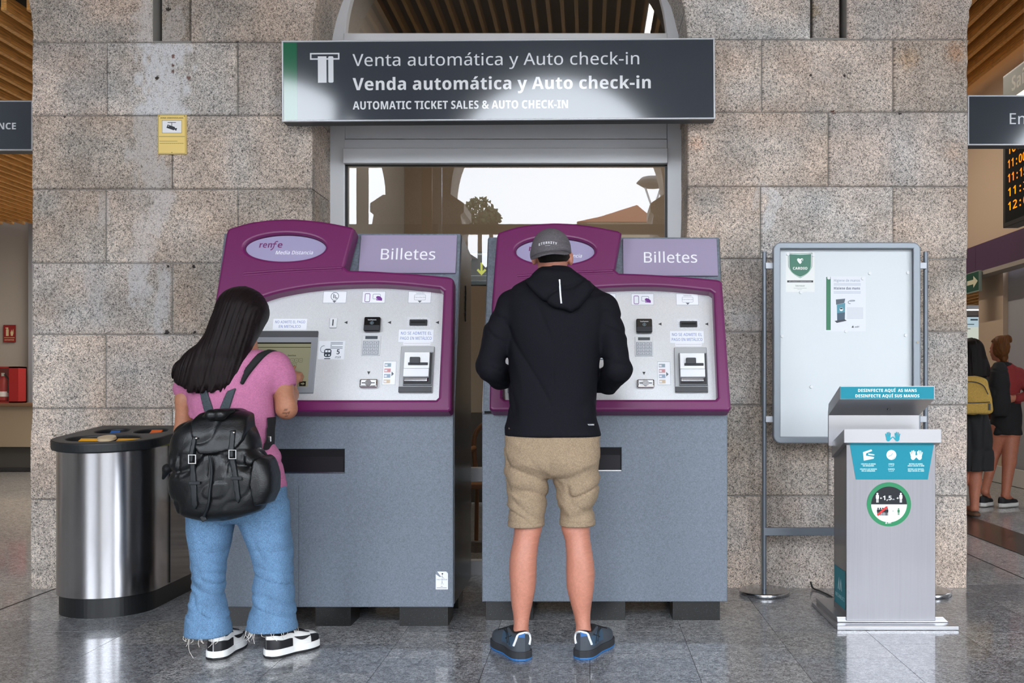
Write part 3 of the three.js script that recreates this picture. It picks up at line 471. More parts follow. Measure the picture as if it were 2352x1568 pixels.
  for (const [x, y, a] of [[795, 740.5, 1], [895, 740.5, 1], [1005, 740.5, 1], [847, 856, 0]]) { const r = R(x - 5, y - 5, x + 5, y + 5), k = r.w / 2; const s = a ? [[-k, 0], [k * 0.7, -k * 0.8], [k * 0.7, k * 0.8]] : [[0, -k], [k * 0.8, k * 0.7], [-k * 0.8, k * 0.7]]; mesh('arrow_mark', new THREE.ShapeGeometry(shapeOf(s)).translate(r.x, r.y, SO + 0.0012), darkPlastic, sp); }
  const part = (name, x0, y0, x1, y1, d, mat, rad = 0.004, off = SO) => { const r = R(x0, y0, x1, y1, off + d); const m = put(name, rbox(r.w, r.h, d, rad), mat); const n = V(0, Math.sin(KT), Math.cos(KT)), upv = V(0, Math.cos(KT), -Math.sin(KT)); m.position.set(r.x, H0, 0).addScaledVector(upv, r.y).addScaledVector(n, off + d / 2); m.userData.r = r; return m; };
  const on = (p, name, x0, y0, x1, y1, d, mat, rad = 0.001) => { const r = p.userData.r, q = R(x0, y0, x1, y1, SO + 0.01); return mesh(name, rbox(q.w, q.h, d, rad, q.x - r.x, q.y - r.y, (p.geometry.parameters?.depth ?? 0) / 2 + 0), mat, p); };
  const slotM = std({ color: 0xdfe2e4, roughness: 0.35, metalness: 0.3 });
  const cs = part('coin_slot', 755.5, 729, 774, 752, 0.012, slotM, 0.003); mesh('slit', box(0.005, 0.032, 0.002, 0, 0, 0.0062), plainDark, cs);
  const rd = part('contactless_reader', 834, 726.5, 874, 759.5, 0.026, std({ color: 0x17181b, roughness: 0.25 }), 0.008);
  { const r = rd.userData.r; mesh('reader_print', new THREE.PlaneGeometry(r.w * 0.9, r.h * 0.56).translate(0, r.h * 0.17, 0.0136), print(canvasTex(256, 128, (g, w, h) => { g.fillStyle = '#0d0e10'; g.fillRect(0, 0, w, h); text(g, 'TransPayments', 128, 50, 24, '#dfe3e8', 'bold', 'center', 150); g.strokeStyle = '#9ab4c2'; g.lineWidth = 4; g.beginPath(); g.ellipse(128, 92, 30, 20, 0, 0, 7); g.stroke(); for (const k of [6, 14, 22]) { g.beginPath(); g.arc(112, 92, k, -0.7, 0.7); g.stroke(); } }), { roughness: 0.2 }), rd); mesh('lower_pad', rbox(r.w * 0.96, r.h * 0.36, 0.004, 0.002, 0, -r.h * 0.28, 0.0135), std({ color: 0x24262b, roughness: 0.6 }), rd); }
  const vs = part('validator_slot', 940, 733, 981, 746, 0.014, std({ color: 0x15171a, roughness: 0.4 }), 0.002); mesh('slit', box(0.07, 0.008, 0.002, 0, 0, 0.0072), plainDark, vs);
  sticker('torn_label', 934, 728, 989, 751, (g, w, h) => { g.fillStyle = '#d9dbdf'; g.fillRect(0, 0, w, h); for (let i = 0; i < 400; i++) { g.fillStyle = rnd() > 0.5 ? '#c2c5ca' : '#eceef0'; g.fillRect(rnd() * w, rnd() * h, 4 + rnd() * 8, 2); } }, 220, 92);
  const kp = part('keypad', 829, 770, 875, 816, 0.006, satin, 0.002);
  const kr = kp.userData.r; mesh('display', rbox(kr.w * 0.66, kr.h * 0.15, 0.003, 0.001, 0, kr.h * 0.39, 0.0035), std({ color: 0x4a5157, roughness: 0.2 }), kp);
  mesh('key_plate', rbox(kr.w * 0.88, kr.h * 0.7, 0.003, 0.001, 0, -kr.h * 0.12, 0.0035), std({ color: 0x9da1a7, roughness: 0.4, metalness: 0.4 }), kp);
  const kt = canvasTex(256, 256, (g, w, h) => { g.fillStyle = '#c2c5ca'; g.fillRect(0, 0, w, h); text(g, '8', 128, 200, 190, '#3a3e44', 'bold', 'center'); });
  const keyG = rbox(kr.w * 0.16, kr.h * 0.12, 0.003, 0.0012), keyM = print(kt, { roughness: 0.4 });
  for (let i = 0; i < 4; i++) for (let j = 0; j < 4; j++) mesh('key', keyG, keyM, kp, [(-0.3 + i * 0.2) * kr.w, (0.125 - j * 0.165) * kr.h, 0.006]);
  const ct = part('coin_tray', 824, 869, 868, 889.5, 0.022, chrome, 0.009); { const r = ct.userData.r; mesh('tray_label', rbox(r.w * 0.8, r.h * 0.62, 0.003, 0.001, 0, r.h * 0.04, 0.011), white, ct); mesh('knob', cyl(r.h * 0.33, r.h * 0.36, 0.008, 24).rotateX(Math.PI / 2).translate(0, 0, 0.014), steelSmooth, ct); mesh('slit', box(r.w * 0.7, 0.0035, 0.002, 0, 0, 0.0135), plainDark, ct); }
  // banknote unit
  const bu = part('banknote_unit', 915, 795, 998, 901, 0.014, std({ color: 0xa9abad, roughness: 0.4, metalness: 0.3 }), 0.003);
  { const r = bu.userData.r, m = (n, u0, v0, u1, v1, d, mat, zz = 0.007, rad = 0.002) => mesh(n, rbox((u1 - u0) * r.w, (v0 - v1) * -r.h, d, rad, ((u0 + u1) / 2 - 0.5) * r.w, (0.5 - (v0 + v1) / 2) * r.h, zz + d / 2), mat, bu);
    m('lower_lip', 0.0, 0.88, 0.98, 1.0, 0.006, std({ color: 0x45464a, roughness: 0.5 })); m('frame', 0.13, 0.14, 0.98, 0.86, 0.012, std({ color: 0x6f7276, roughness: 0.4 })); m('recess', 0.15, 0.16, 0.96, 0.84, 0.013, blackPlastic);
    m('bezel', 0.15, 0.17, 0.9, 0.52, 0.03, std({ color: 0xeef0f1, roughness: 0.3 })); m('bezel', 0.15, 0.53, 0.9, 0.7, 0.034, std({ color: 0xe9ebee, roughness: 0.3 })); m('chin', 0.15, 0.69, 0.88, 0.8, 0.024, steelSmooth, 0.007, 0.008);
    m('note_mouth', 0.28, 0.4, 0.86, 0.455, 0.036, darkPlastic); m('note_guide', 0.33, 0.29, 0.63, 0.43, 0.044, std({ color: 0x3a3d41, roughness: 0.45 }), 0.007, 0.004); }
  // touch screen
  const sb = part('screen_bezel', 520, 760, 731, 902, 0.012, std({ color: 0x85878d, roughness: 0.45 }), 0.003);
  { const r = sb.userData.r; mesh('top_lip', rbox(r.w, r.h * 0.1, 0.004, 0.001, 0, r.h * 0.45, 0.007), std({ color: 0x3f4043, roughness: 0.5 }), sb);
    const q = R(536, 786, 715, 888, SO + 0.012);
    mesh('screen', new THREE.PlaneGeometry(q.w, q.h).translate(q.x - r.x, q.y - r.y, 0.0066), phys({ map: canvasTex(720, 410, (g, w, h) => { g.fillStyle = '#8f8c72'; g.fillRect(0, 0, w, h); g.fillStyle = '#23241f'; g.fillRect(0, 0, w, 14); g.fillRect(0, 44, w, 5); text(g, 'Destino', 500, 130, 22, '#3c3d33', 'bold'); g.strokeStyle = '#5c5b49'; g.lineWidth = 3; for (let j = 0; j < 4; j++) for (let i = 0; i < 11 - j; i++) { g.beginPath(); g.roundRect(196 + i * 42 + j * 6 - j * 20, 150 + j * 44, 34, 34, 6); g.stroke(); g.fillStyle = '#5c5b49'; g.fillRect(210 + i * 42 + j * 6 - j * 20, 164 + j * 44, 8, 6); } g.fillStyle = '#1d1d18'; g.fillRect(640, 360, 62, 44); poly(g, [[652, 376], [672, 376], [672, 368], [692, 382], [672, 396], [672, 388], [652, 388]], '#8f8c72'); g.fillRect(560, 360, 70, 44); text(g, 'OK', 572, 392, 28, '#8f8c72'); }), roughness: 0.1 }), sb); }
  return t;
}
const machineL = buildMachine(); machineL.userData.label = 'ticket machine used by the woman with the black backpack';
const machineR = machineL.clone(); machineR.name = numbered('ticket_machine'); scene.add(machineR);
machineR.position.set(WX(1389, 0.80), 0, 0.80); machineR.userData = { ...machineL.userData, label: 'ticket machine used by the man in the dark jacket' };
{ // torn sticker only on the left machine
  const a = W(1001, 1353, MZ), b = W(1029, 1312, MZ), o = mOrigin;
  mesh('torn_sticker', new THREE.PlaneGeometry(b.x - a.x, b.y - a.y).translate((a.x + b.x) / 2 - o.x, (a.y + b.y) / 2, 0.0012), print(canvasTex(140, 205, (g, w, h) => { g.fillStyle = '#e9ebee'; g.fillRect(0, 0, w, h); g.fillStyle = '#7d8794'; poly(g, [[0, 0], [16, 0], [60, 60], [44, 62], [0, 30]], '#7d8794'); poly(g, [[118, 0], [140, 0], [140, 22]], '#7d8794'); g.fillStyle = '#30343a'; g.beginPath(); g.arc(76, 26, 9, 0, 7); g.fill(); g.strokeStyle = '#8a8f96'; g.lineWidth = 4; g.beginPath(); g.moveTo(76, 36); g.lineTo(72, 110); g.lineTo(64, 150); g.moveTo(72, 110); g.lineTo(84, 150); g.moveTo(76, 60); g.lineTo(44, 50); g.moveTo(76, 60); g.lineTo(98, 84); g.stroke(); text(g, 'THE VIKTOR', 70, 100, 20, '#9ca1a8', 'bold', 'center', 124); g.fillStyle = '#5a5f66'; g.fillRect(10, 184, 116, 5); g.fillRect(58, 168, 20, 5); })), machineL);
}
// ---------------------------------------------------------------- recycling bin
{
  const zc = 0.5, R0 = 0.258, xc = -2.492, t = thing('recycling_bin', 'brushed steel recycling bin with black lid against the stone wall', 'bin', [xc, 0, 0]);
  const ush = (r, z0, n = 40) => { const p = []; for (let i = 0; i <= n; i++) { const a = Math.PI + i / n * Math.PI; p.push([r * Math.cos(a), zc - r * 0.92 * Math.sin(a) * 1.05]); } p.push([r, z0], [-r, z0]); return p; };
  const flat = (g) => g.rotateX(-Math.PI / 2);                       // shape (x, -z) extruded upward
  const U = (r, z0) => ush(r, z0).map(([x, z]) => [x, -z]);
  mesh('plinth', flat(extrude(U(R0 - 0.02, 0.05), 0.1)), blackPlastic, t);
  // steel shell: swept wall so that the brushing runs vertically
  const prof = ush(R0 - 0.008, 0.04, 64), pos = [], uv = [], idx = []; let len = 0;
  prof.push(prof[0]); const ring = prof.map((p, i) => { if (i) len += Math.hypot(p[0] - prof[i - 1][0], p[1] - prof[i - 1][1]); return len; });
  const nrm = []; prof.forEach((p, i) => { const a = prof[Math.max(0, i - 1)], b = prof[Math.min(prof.length - 1, i + 1)], tx = b[0] - a[0], tz = b[1] - a[1], l = Math.hypot(tx, tz) || 1; for (const y of [0.1, 0.858]) { pos.push(p[0], y, p[1]); uv.push(ring[i] * 1.6, y * 0.8); nrm.push(-tz / l, 0, tx / l); } if (i) { const k = i * 2; idx.push(k - 2, k, k - 1, k, k + 1, k - 1); } });
  const sg = new THREE.BufferGeometry(); sg.setAttribute('position', new THREE.Float32BufferAttribute(pos, 3)); sg.setAttribute('normal', new THREE.Float32BufferAttribute(nrm, 3)); sg.setAttribute('uv', new THREE.Float32BufferAttribute(uv, 2)); sg.setIndex(idx);
  { const p = sg.attributes.normal; for (let i = 0; i < p.count; i++) if (p.getX(i) * pos[i * 3] + p.getZ(i) * (pos[i * 3 + 2] - 0.3) < 0) p.setXYZ(i, -p.getX(i), 0, -p.getZ(i)); }
  mesh('shell', sg, phys({ map: texBrush, color: 0xd4d4d8, metalness: 1, roughness: 0.22, side: 2 }), t);
  mesh('shell_seam', box(0.002, 0.75, 0.004, R0 - 0.0075, 0.48, 0.36), plainDark, t);
  // lid with three openings
  const lid = new THREE.Group(); const tilt = 0.085;
  const oval = (x, z, rx, rz) => { const s = new THREE.Path(); s.absellipse(x, -z, rx, rz, 0, 7, true, 0); return s; };
  const lg = flat(extrude(shapeOf(U(R0 + 0.018, 0.03)), 0.05, 0.008, [oval(0, 0.56, 0.19, 0.125), oval(-0.1, 0.27, 0.085, 0.1), oval(0.11, 0.27, 0.085, 0.1)], 2));
  const lm = mesh('lid', lg, std({ color: 0x1e2124, roughness: 0.45 }), t, [0, 0.852, 0], [tilt, 0, 0]); lm.position.y = 0.878;
  lm.position.y = 0.888;
  mesh('bag_rim', flat(extrude(U(R0 + 0.001, 0.05), 0.016)), std({ color: 0xa3a024, roughness: 0.5 }), t, [0, 0.842, 0]);
  const yel = std({ color: 0xf0ac00, roughness: 0.45 });
  mesh('inner_cover', flat(extrude(U(R0 - 0.03, 0.06), 0.008)), plainDark, t, [0, 0.864, 0]);
  for (const s of [-1, 1]) mesh('yellow_flap', box(0.115, 0.004, 0.075).rotateX(0.3).translate(s * 0.097, 0.026, 0.53), yel, lm);
  mesh('badge', cyl(0.044, 0.046, 0.014, 28).rotateX(0.12).translate(0, 0.046, 0.535), std({ color: 0xd3bd9a, roughness: 0.4 }), lm);
  mesh('blue_flap', box(0.05, 0.004, 0.06).rotateX(0.5).translate(-0.08, 0.035, 0.3), std({ color: 0x0f5aa8, roughness: 0.4 }), lm);
  mesh('orange_flap', box(0.06, 0.006, 0.05).rotateX(0.4).translate(0.12, 0.035, 0.24), std({ color: 0xe8640c, roughness: 0.4 }), lm);
}
// ---------------------------------------------------------------- notice board on a stand
{
  const zb = 0.16, zf = 0.215, t = thing('notice_board', 'grey framed notice board on two posts beside the ticket machine', 'notice board', [WX(1946, zb), 0, zb]), ox = WX(1946, zb);
  const frameM = std({ color: 0x8f979f, roughness: 0.38, metalness: 0.35 }), postM = std({ color: 0x767d86, roughness: 0.36, metalness: 0.45 });
  for (const px of [1755.5, 2126]) {
    const x = WX(px, zb) - ox, top = WY(578, zb); mesh('post', cyl(0.0125, 0.0125, top - 0.02, 20).translate(x, (top + 0.02) / 2, 0), postM, t);
    mesh('foot_disc', new THREE.LatheGeometry([[0, 0.03], [0.13, 0.026], [0.138, 0.02], [0.138, 0.003], [0.13, 0], [0, 0]].map((p) => new THREE.Vector2(...p)), 40).translate(x, 0, 0), steelSmooth, t);
  }
  const xl = WX(1755.5, zb) - ox, xr = WX(2126, zb) - ox, yb = (WY(1211, zb) + WY(1229, zb)) / 2;
  mesh('cross_bar', rbox(xr - xl, 0.044, 0.025, 0.003, (xl + xr) / 2, yb, 0), postM, t);
  for (const py of [611, 962]) for (const [a, b] of [[1757, 1782], [2110, 2125]]) { const x0 = WX(a, zb) - ox, x1 = WX(b, zb) - ox; mesh('bracket', rbox(x1 - x0, 0.034, 0.03, 0.002, (x0 + x1) / 2, WY(py, zb), 0.01), aluminium, t); }
  const X = (px) => WX(px, zf) - ox, Y = (py) => WY(py, zf), D = zf - zb;
  mesh('frame', extrude(rrect(X(1777), Y(1018), X(2115), Y(556), 0.042), 0.05, 0.006, [[[X(1793), Y(1003)], [X(2098), Y(1003)], [X(2098), Y(571)], [X(1793), Y(571)]]], 2).translate(0, 0, D - 0.05), frameM, t);
  const panel = mesh('backboard', box(X(2100) - X(1791), Y(569) - Y(1005), 0.01, (X(1791) + X(2100)) / 2, (Y(569) + Y(1005)) / 2, D - 0.035), std({ color: 0xdbe2e5, roughness: 0.5 }), t);
  const zp = D - 0.0285;
  const sheet = (name, x0, y0, x1, y1, w, h, draw) => mesh(name, new THREE.PlaneGeometry(X(x1) - X(x0), Y(y0) - Y(y1)).translate((X(x0) + X(x1)) / 2, (Y(y0) + Y(y1)) / 2, zp), print(canvasTex(w, h, draw)), panel);
  sheet('cardio_poster', 1807, 577, 1874, 669, 268, 368, (g, w, h) => {
    g.fillStyle = '#e9ecea'; g.fillRect(0, 0, w, h); const sh = (k) => { g.beginPath(); g.moveTo(30 - k, 14 - k); g.quadraticCurveTo(w / 2, 30 - k, w - 30 + k, 14 - k); g.lineTo(w - 32 + k, 130); g.quadraticCurveTo(w - 40, 196, w / 2, 232 + k); g.quadraticCurveTo(40, 196, 32 - k, 130); g.closePath(); g.fill(); };
    g.fillStyle = '#3f7a66'; sh(8); g.fillStyle = '#eef2ef'; sh(3); g.fillStyle = '#3f7a66'; sh(-3);
    g.fillStyle = '#f2f5f3'; g.beginPath(); g.moveTo(134, 110); g.bezierCurveTo(90, 76, 104, 44, 134, 64); g.bezierCurveTo(164, 44, 178, 76, 134, 110); g.fill(); poly(g, [[150, 66], [142, 86], [150, 86], [144, 102], [160, 80], [152, 80], [160, 66]], '#3f7a66');
    text(g, 'CARDIO', 134, 162, 34, '#f2f5f3', 'bold', 'center', 138); g.fillStyle = '#23282a'; g.fillRect(14, 262, w - 28, 18); text(g, 'ESTE ESPACIO ES CARDIOPROTEGIDO', 134, 276, 12, '#e5e8e8', '', 'center', 210); text(g, 'Säsmeuer', 134, 318, 20, '#5e6a68', '', 'center'); g.fillStyle = '#b3b9b8'; g.fillRect(74, 332, 120, 4); g.fillRect(110, 344, 40, 3);
  });
  sheet('hygiene_poster', 1897, 633, 1992, 760, 380, 508, (g, w, h) => {
    g.fillStyle = '#e3e7ec'; g.fillRect(0, 0, w, h); g.fillStyle = '#2f7a58'; g.fillRect(14, 6, 42, 490); text(g, 'Higiene de manos', 84, 50, 32, '#8a95ab', '', 'left', 244); text(g, 'Hixiene das mans', 84, 122, 32, '#454e66', 'bold', 'left', 244);
    g.fillStyle = '#b4bccb'; for (const y of [66, 78, 140, 152]) g.fillRect(84, y, 250, 5); g.fillStyle = '#c3c9d4'; for (let i = 0; i < 9; i++) g.fillRect(206, 290 + i * 12, 150, 5);
    poly(g, [[104, 214], [190, 206], [182, 246], [106, 262]], '#54606b'); poly(g, [[112, 262], [190, 246], [186, 400], [116, 408]], '#4f93a5'); poly(g, [[116, 340], [188, 332], [186, 400], [116, 408]], '#40566a'); poly(g, [[92, 412], [184, 396], [204, 410], [112, 430]], '#333b47'); g.fillStyle = '#e8eef0'; g.beginPath(); g.arc(154, 304, 17, 0, 7); g.fill(); g.fillStyle = '#29333d'; g.beginPath(); g.arc(154, 304, 14, 3.14, 6.28); g.fill();
    g.strokeStyle = '#66707c'; g.lineWidth = 5; g.beginPath(); g.moveTo(280, 222); g.quadraticCurveTo(232, 216, 218, 236); g.quadraticCurveTo(216, 256, 240, 252); g.moveTo(234, 232); g.lineTo(280, 228); g.stroke(); poly(g, [[248, 474], [262, 452], [270, 474]], '#2d343c'); text(g, 'adif', 278, 474, 22, '#5d6670', 'bold');
  });
  const mg = cyl(0.0085, 0.009, 0.007, 18).rotateX(Math.PI / 2), mm = std({ color: 0xe6e9ea, roughness: 0.3 });
  for (const [px, py] of [[1812, 582], [1871, 584], [1842, 670], [1906, 637], [1985, 638], [2001, 626], [2089, 625], [1946, 760], [1799, 771], [2084, 769], [1866, 888]]) mesh('magnet', mg, mm, panel, [X(px), Y(py), zp + 0.004]);
  mesh('glass', new THREE.PlaneGeometry(X(2098) - X(1793), Y(571) - Y(1003)).translate((X(1793) + X(2098)) / 2, (Y(571) + Y(1003)) / 2, D - 0.008), phys({ transmission: 1, thickness: 0, ior: 1.33, specularIntensity: 0.6, roughness: 0 }), t);
  mesh('lock', cyl(0.007, 0.007, 0.01, 16).rotateX(Math.PI / 2).translate(X(2107), Y(786), D), chrome, t);
  mesh('frame_seal', merge([box(0.004, Y(571) - Y(1003), 0.004, X(2097), (Y(571) + Y(1003)) / 2, D - 0.006), box(X(2098) - X(1793), 0.003, 0.004, (X(2098) + X(1793)) / 2, Y(572), D - 0.006)]), darkPlastic, t);
}
// ---------------------------------------------------------------- hand sanitiser station
{
  const zf = 0.9, z0 = 0.9, ox = WX(2046.5, zf), t = thing('sanitiser_station', 'steel hand sanitiser station with turquoise panels in front of the notice board', 'sanitiser station', [ox, 0, z0]);
  const X = (px) => WX(px, zf) - ox, Y = (py) => WY(py, zf), xl = X(1944), xr = X(2149), w = xr - xl;
  const stl = phys({ map: texBrush, color: 0xacabb0, metalness: 0.9, roughness: 0.36, roughnessMap: texRough }), stl2 = phys({ color: 0xb6b6b9, metalness: 0.9, roughness: 0.3 });
  const yt = Y(1016);
  mesh('body', uvBox(rbox(w, yt - 0.03, 0.235, 0.003, 0, (yt - 0.03) / 2 + 0.03, -0.1175), 1.4), stl, t);
  // base plate with a bevelled skirt
  const bl = WX(1923, 0.96) - ox, br = WX(2203, 0.96) - ox, bf = 0.06, bb = -0.46, bw = br - bl, bm = (bl + br) / 2;
  const base = mesh('base_plate', rbox(bw, 0.02, bf - bb, 0.003, bm, 0.01, (bf + bb) / 2), stl2, t);
  mesh('base_step', extrude([[-bw / 2 + 0.02, 0], [bw / 2 - 0.02, 0], [bw / 2 - 0.05, 0.028], [-bw / 2 + 0.015, 0.028]], 0.42, 0.004).translate(bm, 0.02, bb + 0.03), stl2, base);
  // C-shaped head, profile in (depth, height) swept across
  const headX = (x0, x1, zz) => [WX(x0, z0 + zz) - ox, WX(x1, z0 + zz) - ox];
  const [h0, h1] = headX(1929, 2147.5, 0.03), [t0, t1] = headX(1938.5, 2162.5, 0.035);
  const C1 = [[0.03, 1.095], [0.03, 1.158], [-0.185, 1.07], [-0.2, 1.02], [-0.2, 0.86], [-0.186, 0.86], [-0.186, 1.012]], C2 = [[0.035, 0.888], [0.035, 0.952], [-0.2, 0.876], [-0.2, 0.80]];
  const swept = (c, a, b2) => extrude(c, b2 - a, 0.0015, [], 1).rotateY(-Math.PI / 2).translate(b2, 0, 0);
  const head = mesh('hood', swept(C1, h0, h1), stl2, t); mesh('drip_tray', swept(C2, t0, t1), stl2, t);
  const dec = (name, x0, y0, x1, y1, wpx, hpx, draw, z = 0.0015, parent = t, shape) => { const a = W(x0, y1, z0 + z), b = W(x1, y0, z0 + z); return mesh(name, new THREE.PlaneGeometry(b.x - a.x, b.y - a.y).translate((a.x + b.x) / 2 - ox, (a.y + b.y) / 2, z), print(canvasTex(wpx, hpx, draw), { roughness: 0.65, ...(shape ? { alphaTest: 0.5 } : {}) }), parent); };
  const TQ = '#008a9e';
  dec('head_label', 1930.5, 888, 2145.5, 916, 1024, 134, (g, W_, H_) => { g.fillStyle = TQ; g.fillRect(0, 0, W_, H_); text(g, 'DESINFECTE AQUÍ  AS MANS', 512, 56, 46, '#f2fbfc', 'bold', 'center', 648); text(g, 'DESINFECTE AQUÍ SUS MANOS', 512, 116, 46, '#f2fbfc', 'bold', 'center', 706); }, 0.032, head);
  const hand = (g, x, y, s, fl, c) => { g.save(); g.translate(x, y); g.scale(fl * s, s); g.fillStyle = c; g.beginPath(); g.ellipse(0, 14, 13, 15, 0, 0, 7); g.fill(); g.strokeStyle = c; g.lineCap = 'round'; g.lineWidth = 6.5; for (const [a, b, cc, d] of [[-10, 6, -15, -14], [-4, 2, -6, -22], [3, 2, 4, -24], [9, 5, 12, -18]]) { g.beginPath(); g.moveTo(a, b); g.lineTo(cc, d); g.stroke(); } g.beginPath(); g.moveTo(10, 18); g.lineTo(24, 4); g.stroke(); g.restore(); };
  dec('hands_mark', 2028, 990, 2074, 1015, 184, 100, (g, W_, H_) => { g.clearRect(0, 0, W_, H_); hand(g, 50, 48, 1.55, 1, '#1fa0b4'); hand(g, 132, 48, 1.55, -1, '#1fa0b4'); }, 0.0368, head, true);
  dec('instructions_panel', 1952, 1021, 2145, 1101, 1024, 424, (g, W_, H_) => {
    g.clearRect(0, 0, W_, H_); poly(g, [[0, 0], [W_, 0], [950, H_], [74, H_]], TQ);
    poly(g, [[160, 90], [262, 56], [272, 76], [200, 104], [196, 132], [296, 150], [290, 170], [170, 194]], '#f0fafb'); poly(g, [[222, 106], [300, 118], [296, 130], [226, 124]], '#f0fafb');
    g.fillStyle = '#f0fafb'; g.beginPath(); g.arc(506, 124, 60, 0, 7); g.fill(); g.strokeStyle = TQ; g.lineWidth = 5; g.beginPath(); g.moveTo(520, 104); g.lineTo(506, 128); g.lineTo(470, 142); g.stroke(); g.lineWidth = 4; g.beginPath(); g.arc(506, 124, 52, 0.4, 1.4); g.stroke();
    hand(g, 770, 124, 2.1, 1, '#f0fafb'); hand(g, 850, 124, 2.1, -1, '#f0fafb');
    const L = (x, a) => a.forEach((s, i) => text(g, s, x, [242, 264, 304, 326][i], 21, '#e8f7f9', 'bold', 'center')); L(226, ['COLOCA AS MANS', 'NA MÁQUINA', 'COLOCA LAS MANOS', 'EN LA MÁQUINA']); L(506, ['CONTA', '1, 2, 3"', 'CUENTA', '1, 2, 3"']); L(806, ['RETIRA AS MANS,', 'DEIXA SECAR O AIRE', 'RETIRA LAS MANOS,', 'DEJA SECAR AL AIRE']);
  }, 0.0015, t, true);
  dec('distance_sticker', 1991, 1107, 2093, 1209, 512, 512, (g, W_, H_) => {
    g.clearRect(0, 0, W_, H_); g.fillStyle = '#2b8a5b'; g.beginPath(); g.arc(256, 256, 254, 0, 7); g.fill(); g.fillStyle = '#f0f2f4'; g.beginPath(); g.arc(256, 256, 206, 0, 7); g.fill(); g.fillStyle = '#191c22'; g.beginPath(); g.arc(256, 256, 206, Math.PI, 2 * Math.PI); g.fill();
    const man = (x, y, s, c) => { g.fillStyle = c; g.beginPath(); g.arc(x, y - 44 * s, 11 * s, 0, 7); g.fill(); g.beginPath(); g.roundRect(x - 17 * s, y - 32 * s, 34 * s, 44 * s, 8 * s); g.fill(); g.fillRect(x - 12 * s, y + 4 * s, 10 * s, 48 * s); g.fillRect(x + 2 * s, y + 4 * s, 10 * s, 48 * s); };
    man(122, 180, 1.05, '#f4f5f7'); man(392, 180, 1.05, '#f4f5f7'); text(g, '1,5', 182, 206, 70, '#f4f5f7', 'bold', 'left', 108); text(g, 'm', 294, 206, 28, '#f4f5f7'); g.strokeStyle = '#f4f5f7'; g.lineWidth = 6; for (const [x, d] of [[156, 1], [362, -1]]) { g.beginPath(); g.moveTo(x, 184); g.lineTo(x + 20 * d, 184); g.moveTo(x + 9 * d, 174); g.lineTo(x, 184); g.lineTo(x + 9 * d, 194); g.stroke(); }
    for (const x of [130, 158, 184, 212, 234]) man(x, 340, 0.85, '#191c22'); poly(g, [[116, 372], [218, 280], [238, 276], [238, 296], [130, 390]], '#d8322e'); man(366, 340, 0.75, '#2b7a4d'); g.strokeStyle = '#6aa887'; g.lineWidth = 4; g.beginPath(); g.moveTo(290, 332); g.lineTo(308, 332); g.moveTo(302, 326); g.lineTo(308, 332); g.lineTo(302, 338); g.stroke(); poly(g, [[212, 478], [224, 456], [234, 478]], '#f2f5f3'); text(g, 'adif', 240, 476, 22, '#f2f5f3', 'bold');
  }, 0.0015, t, true);
  const sd = new THREE.PlaneGeometry(0.2, WY(1305, 0.8) - WY(1392, 0.8)).rotateY(-Math.PI / 2).translate(xl - 0.0012, (WY(1305, 0.8) + WY(1392, 0.8)) / 2, -0.115);
  mesh('maker_label', sd, print(canvasTex(256, 256, (g, W_, H_) => { g.fillStyle = '#177a86'; g.fillRect(0, 0, W_, H_); g.strokeStyle = '#cfe6e8'; g.lineWidth = 10; g.beginPath(); g.moveTo(86, 150); g.lineTo(106, 84); g.lineTo(116, 150); g.moveTo(132, 150); g.lineTo(152, 84); g.lineTo(170, 150); g.stroke(); text(g, 'MECANEUCE', 128, 206, 34, '#cfe6e8', '', 'center', 220); })), t);
  mesh('nozzle', merge([cyl(0.006, 0.008, 0.022, 12).translate(0.02, 1.052, -0.1), rbox(0.05, 0.006, 0.02, 0.002, 0.0, 1.044, -0.12)]), darkPlastic, head);
  const c = mesh('power_cable', tube([[ox - 0.18, 0.006, 0.44], W(1915, 1390, 0.3).setY(0.006), W(1886, 1372, 0.12).setY(0.006), W(1866, 1356, 0.04).setY(0.012), W(1862, 1352, 0.02).setY(0.04)], 0.005, 32), blackPlastic); tag(c, 'thin black power cable from the sanitiser station to the wall', 'cable');
}
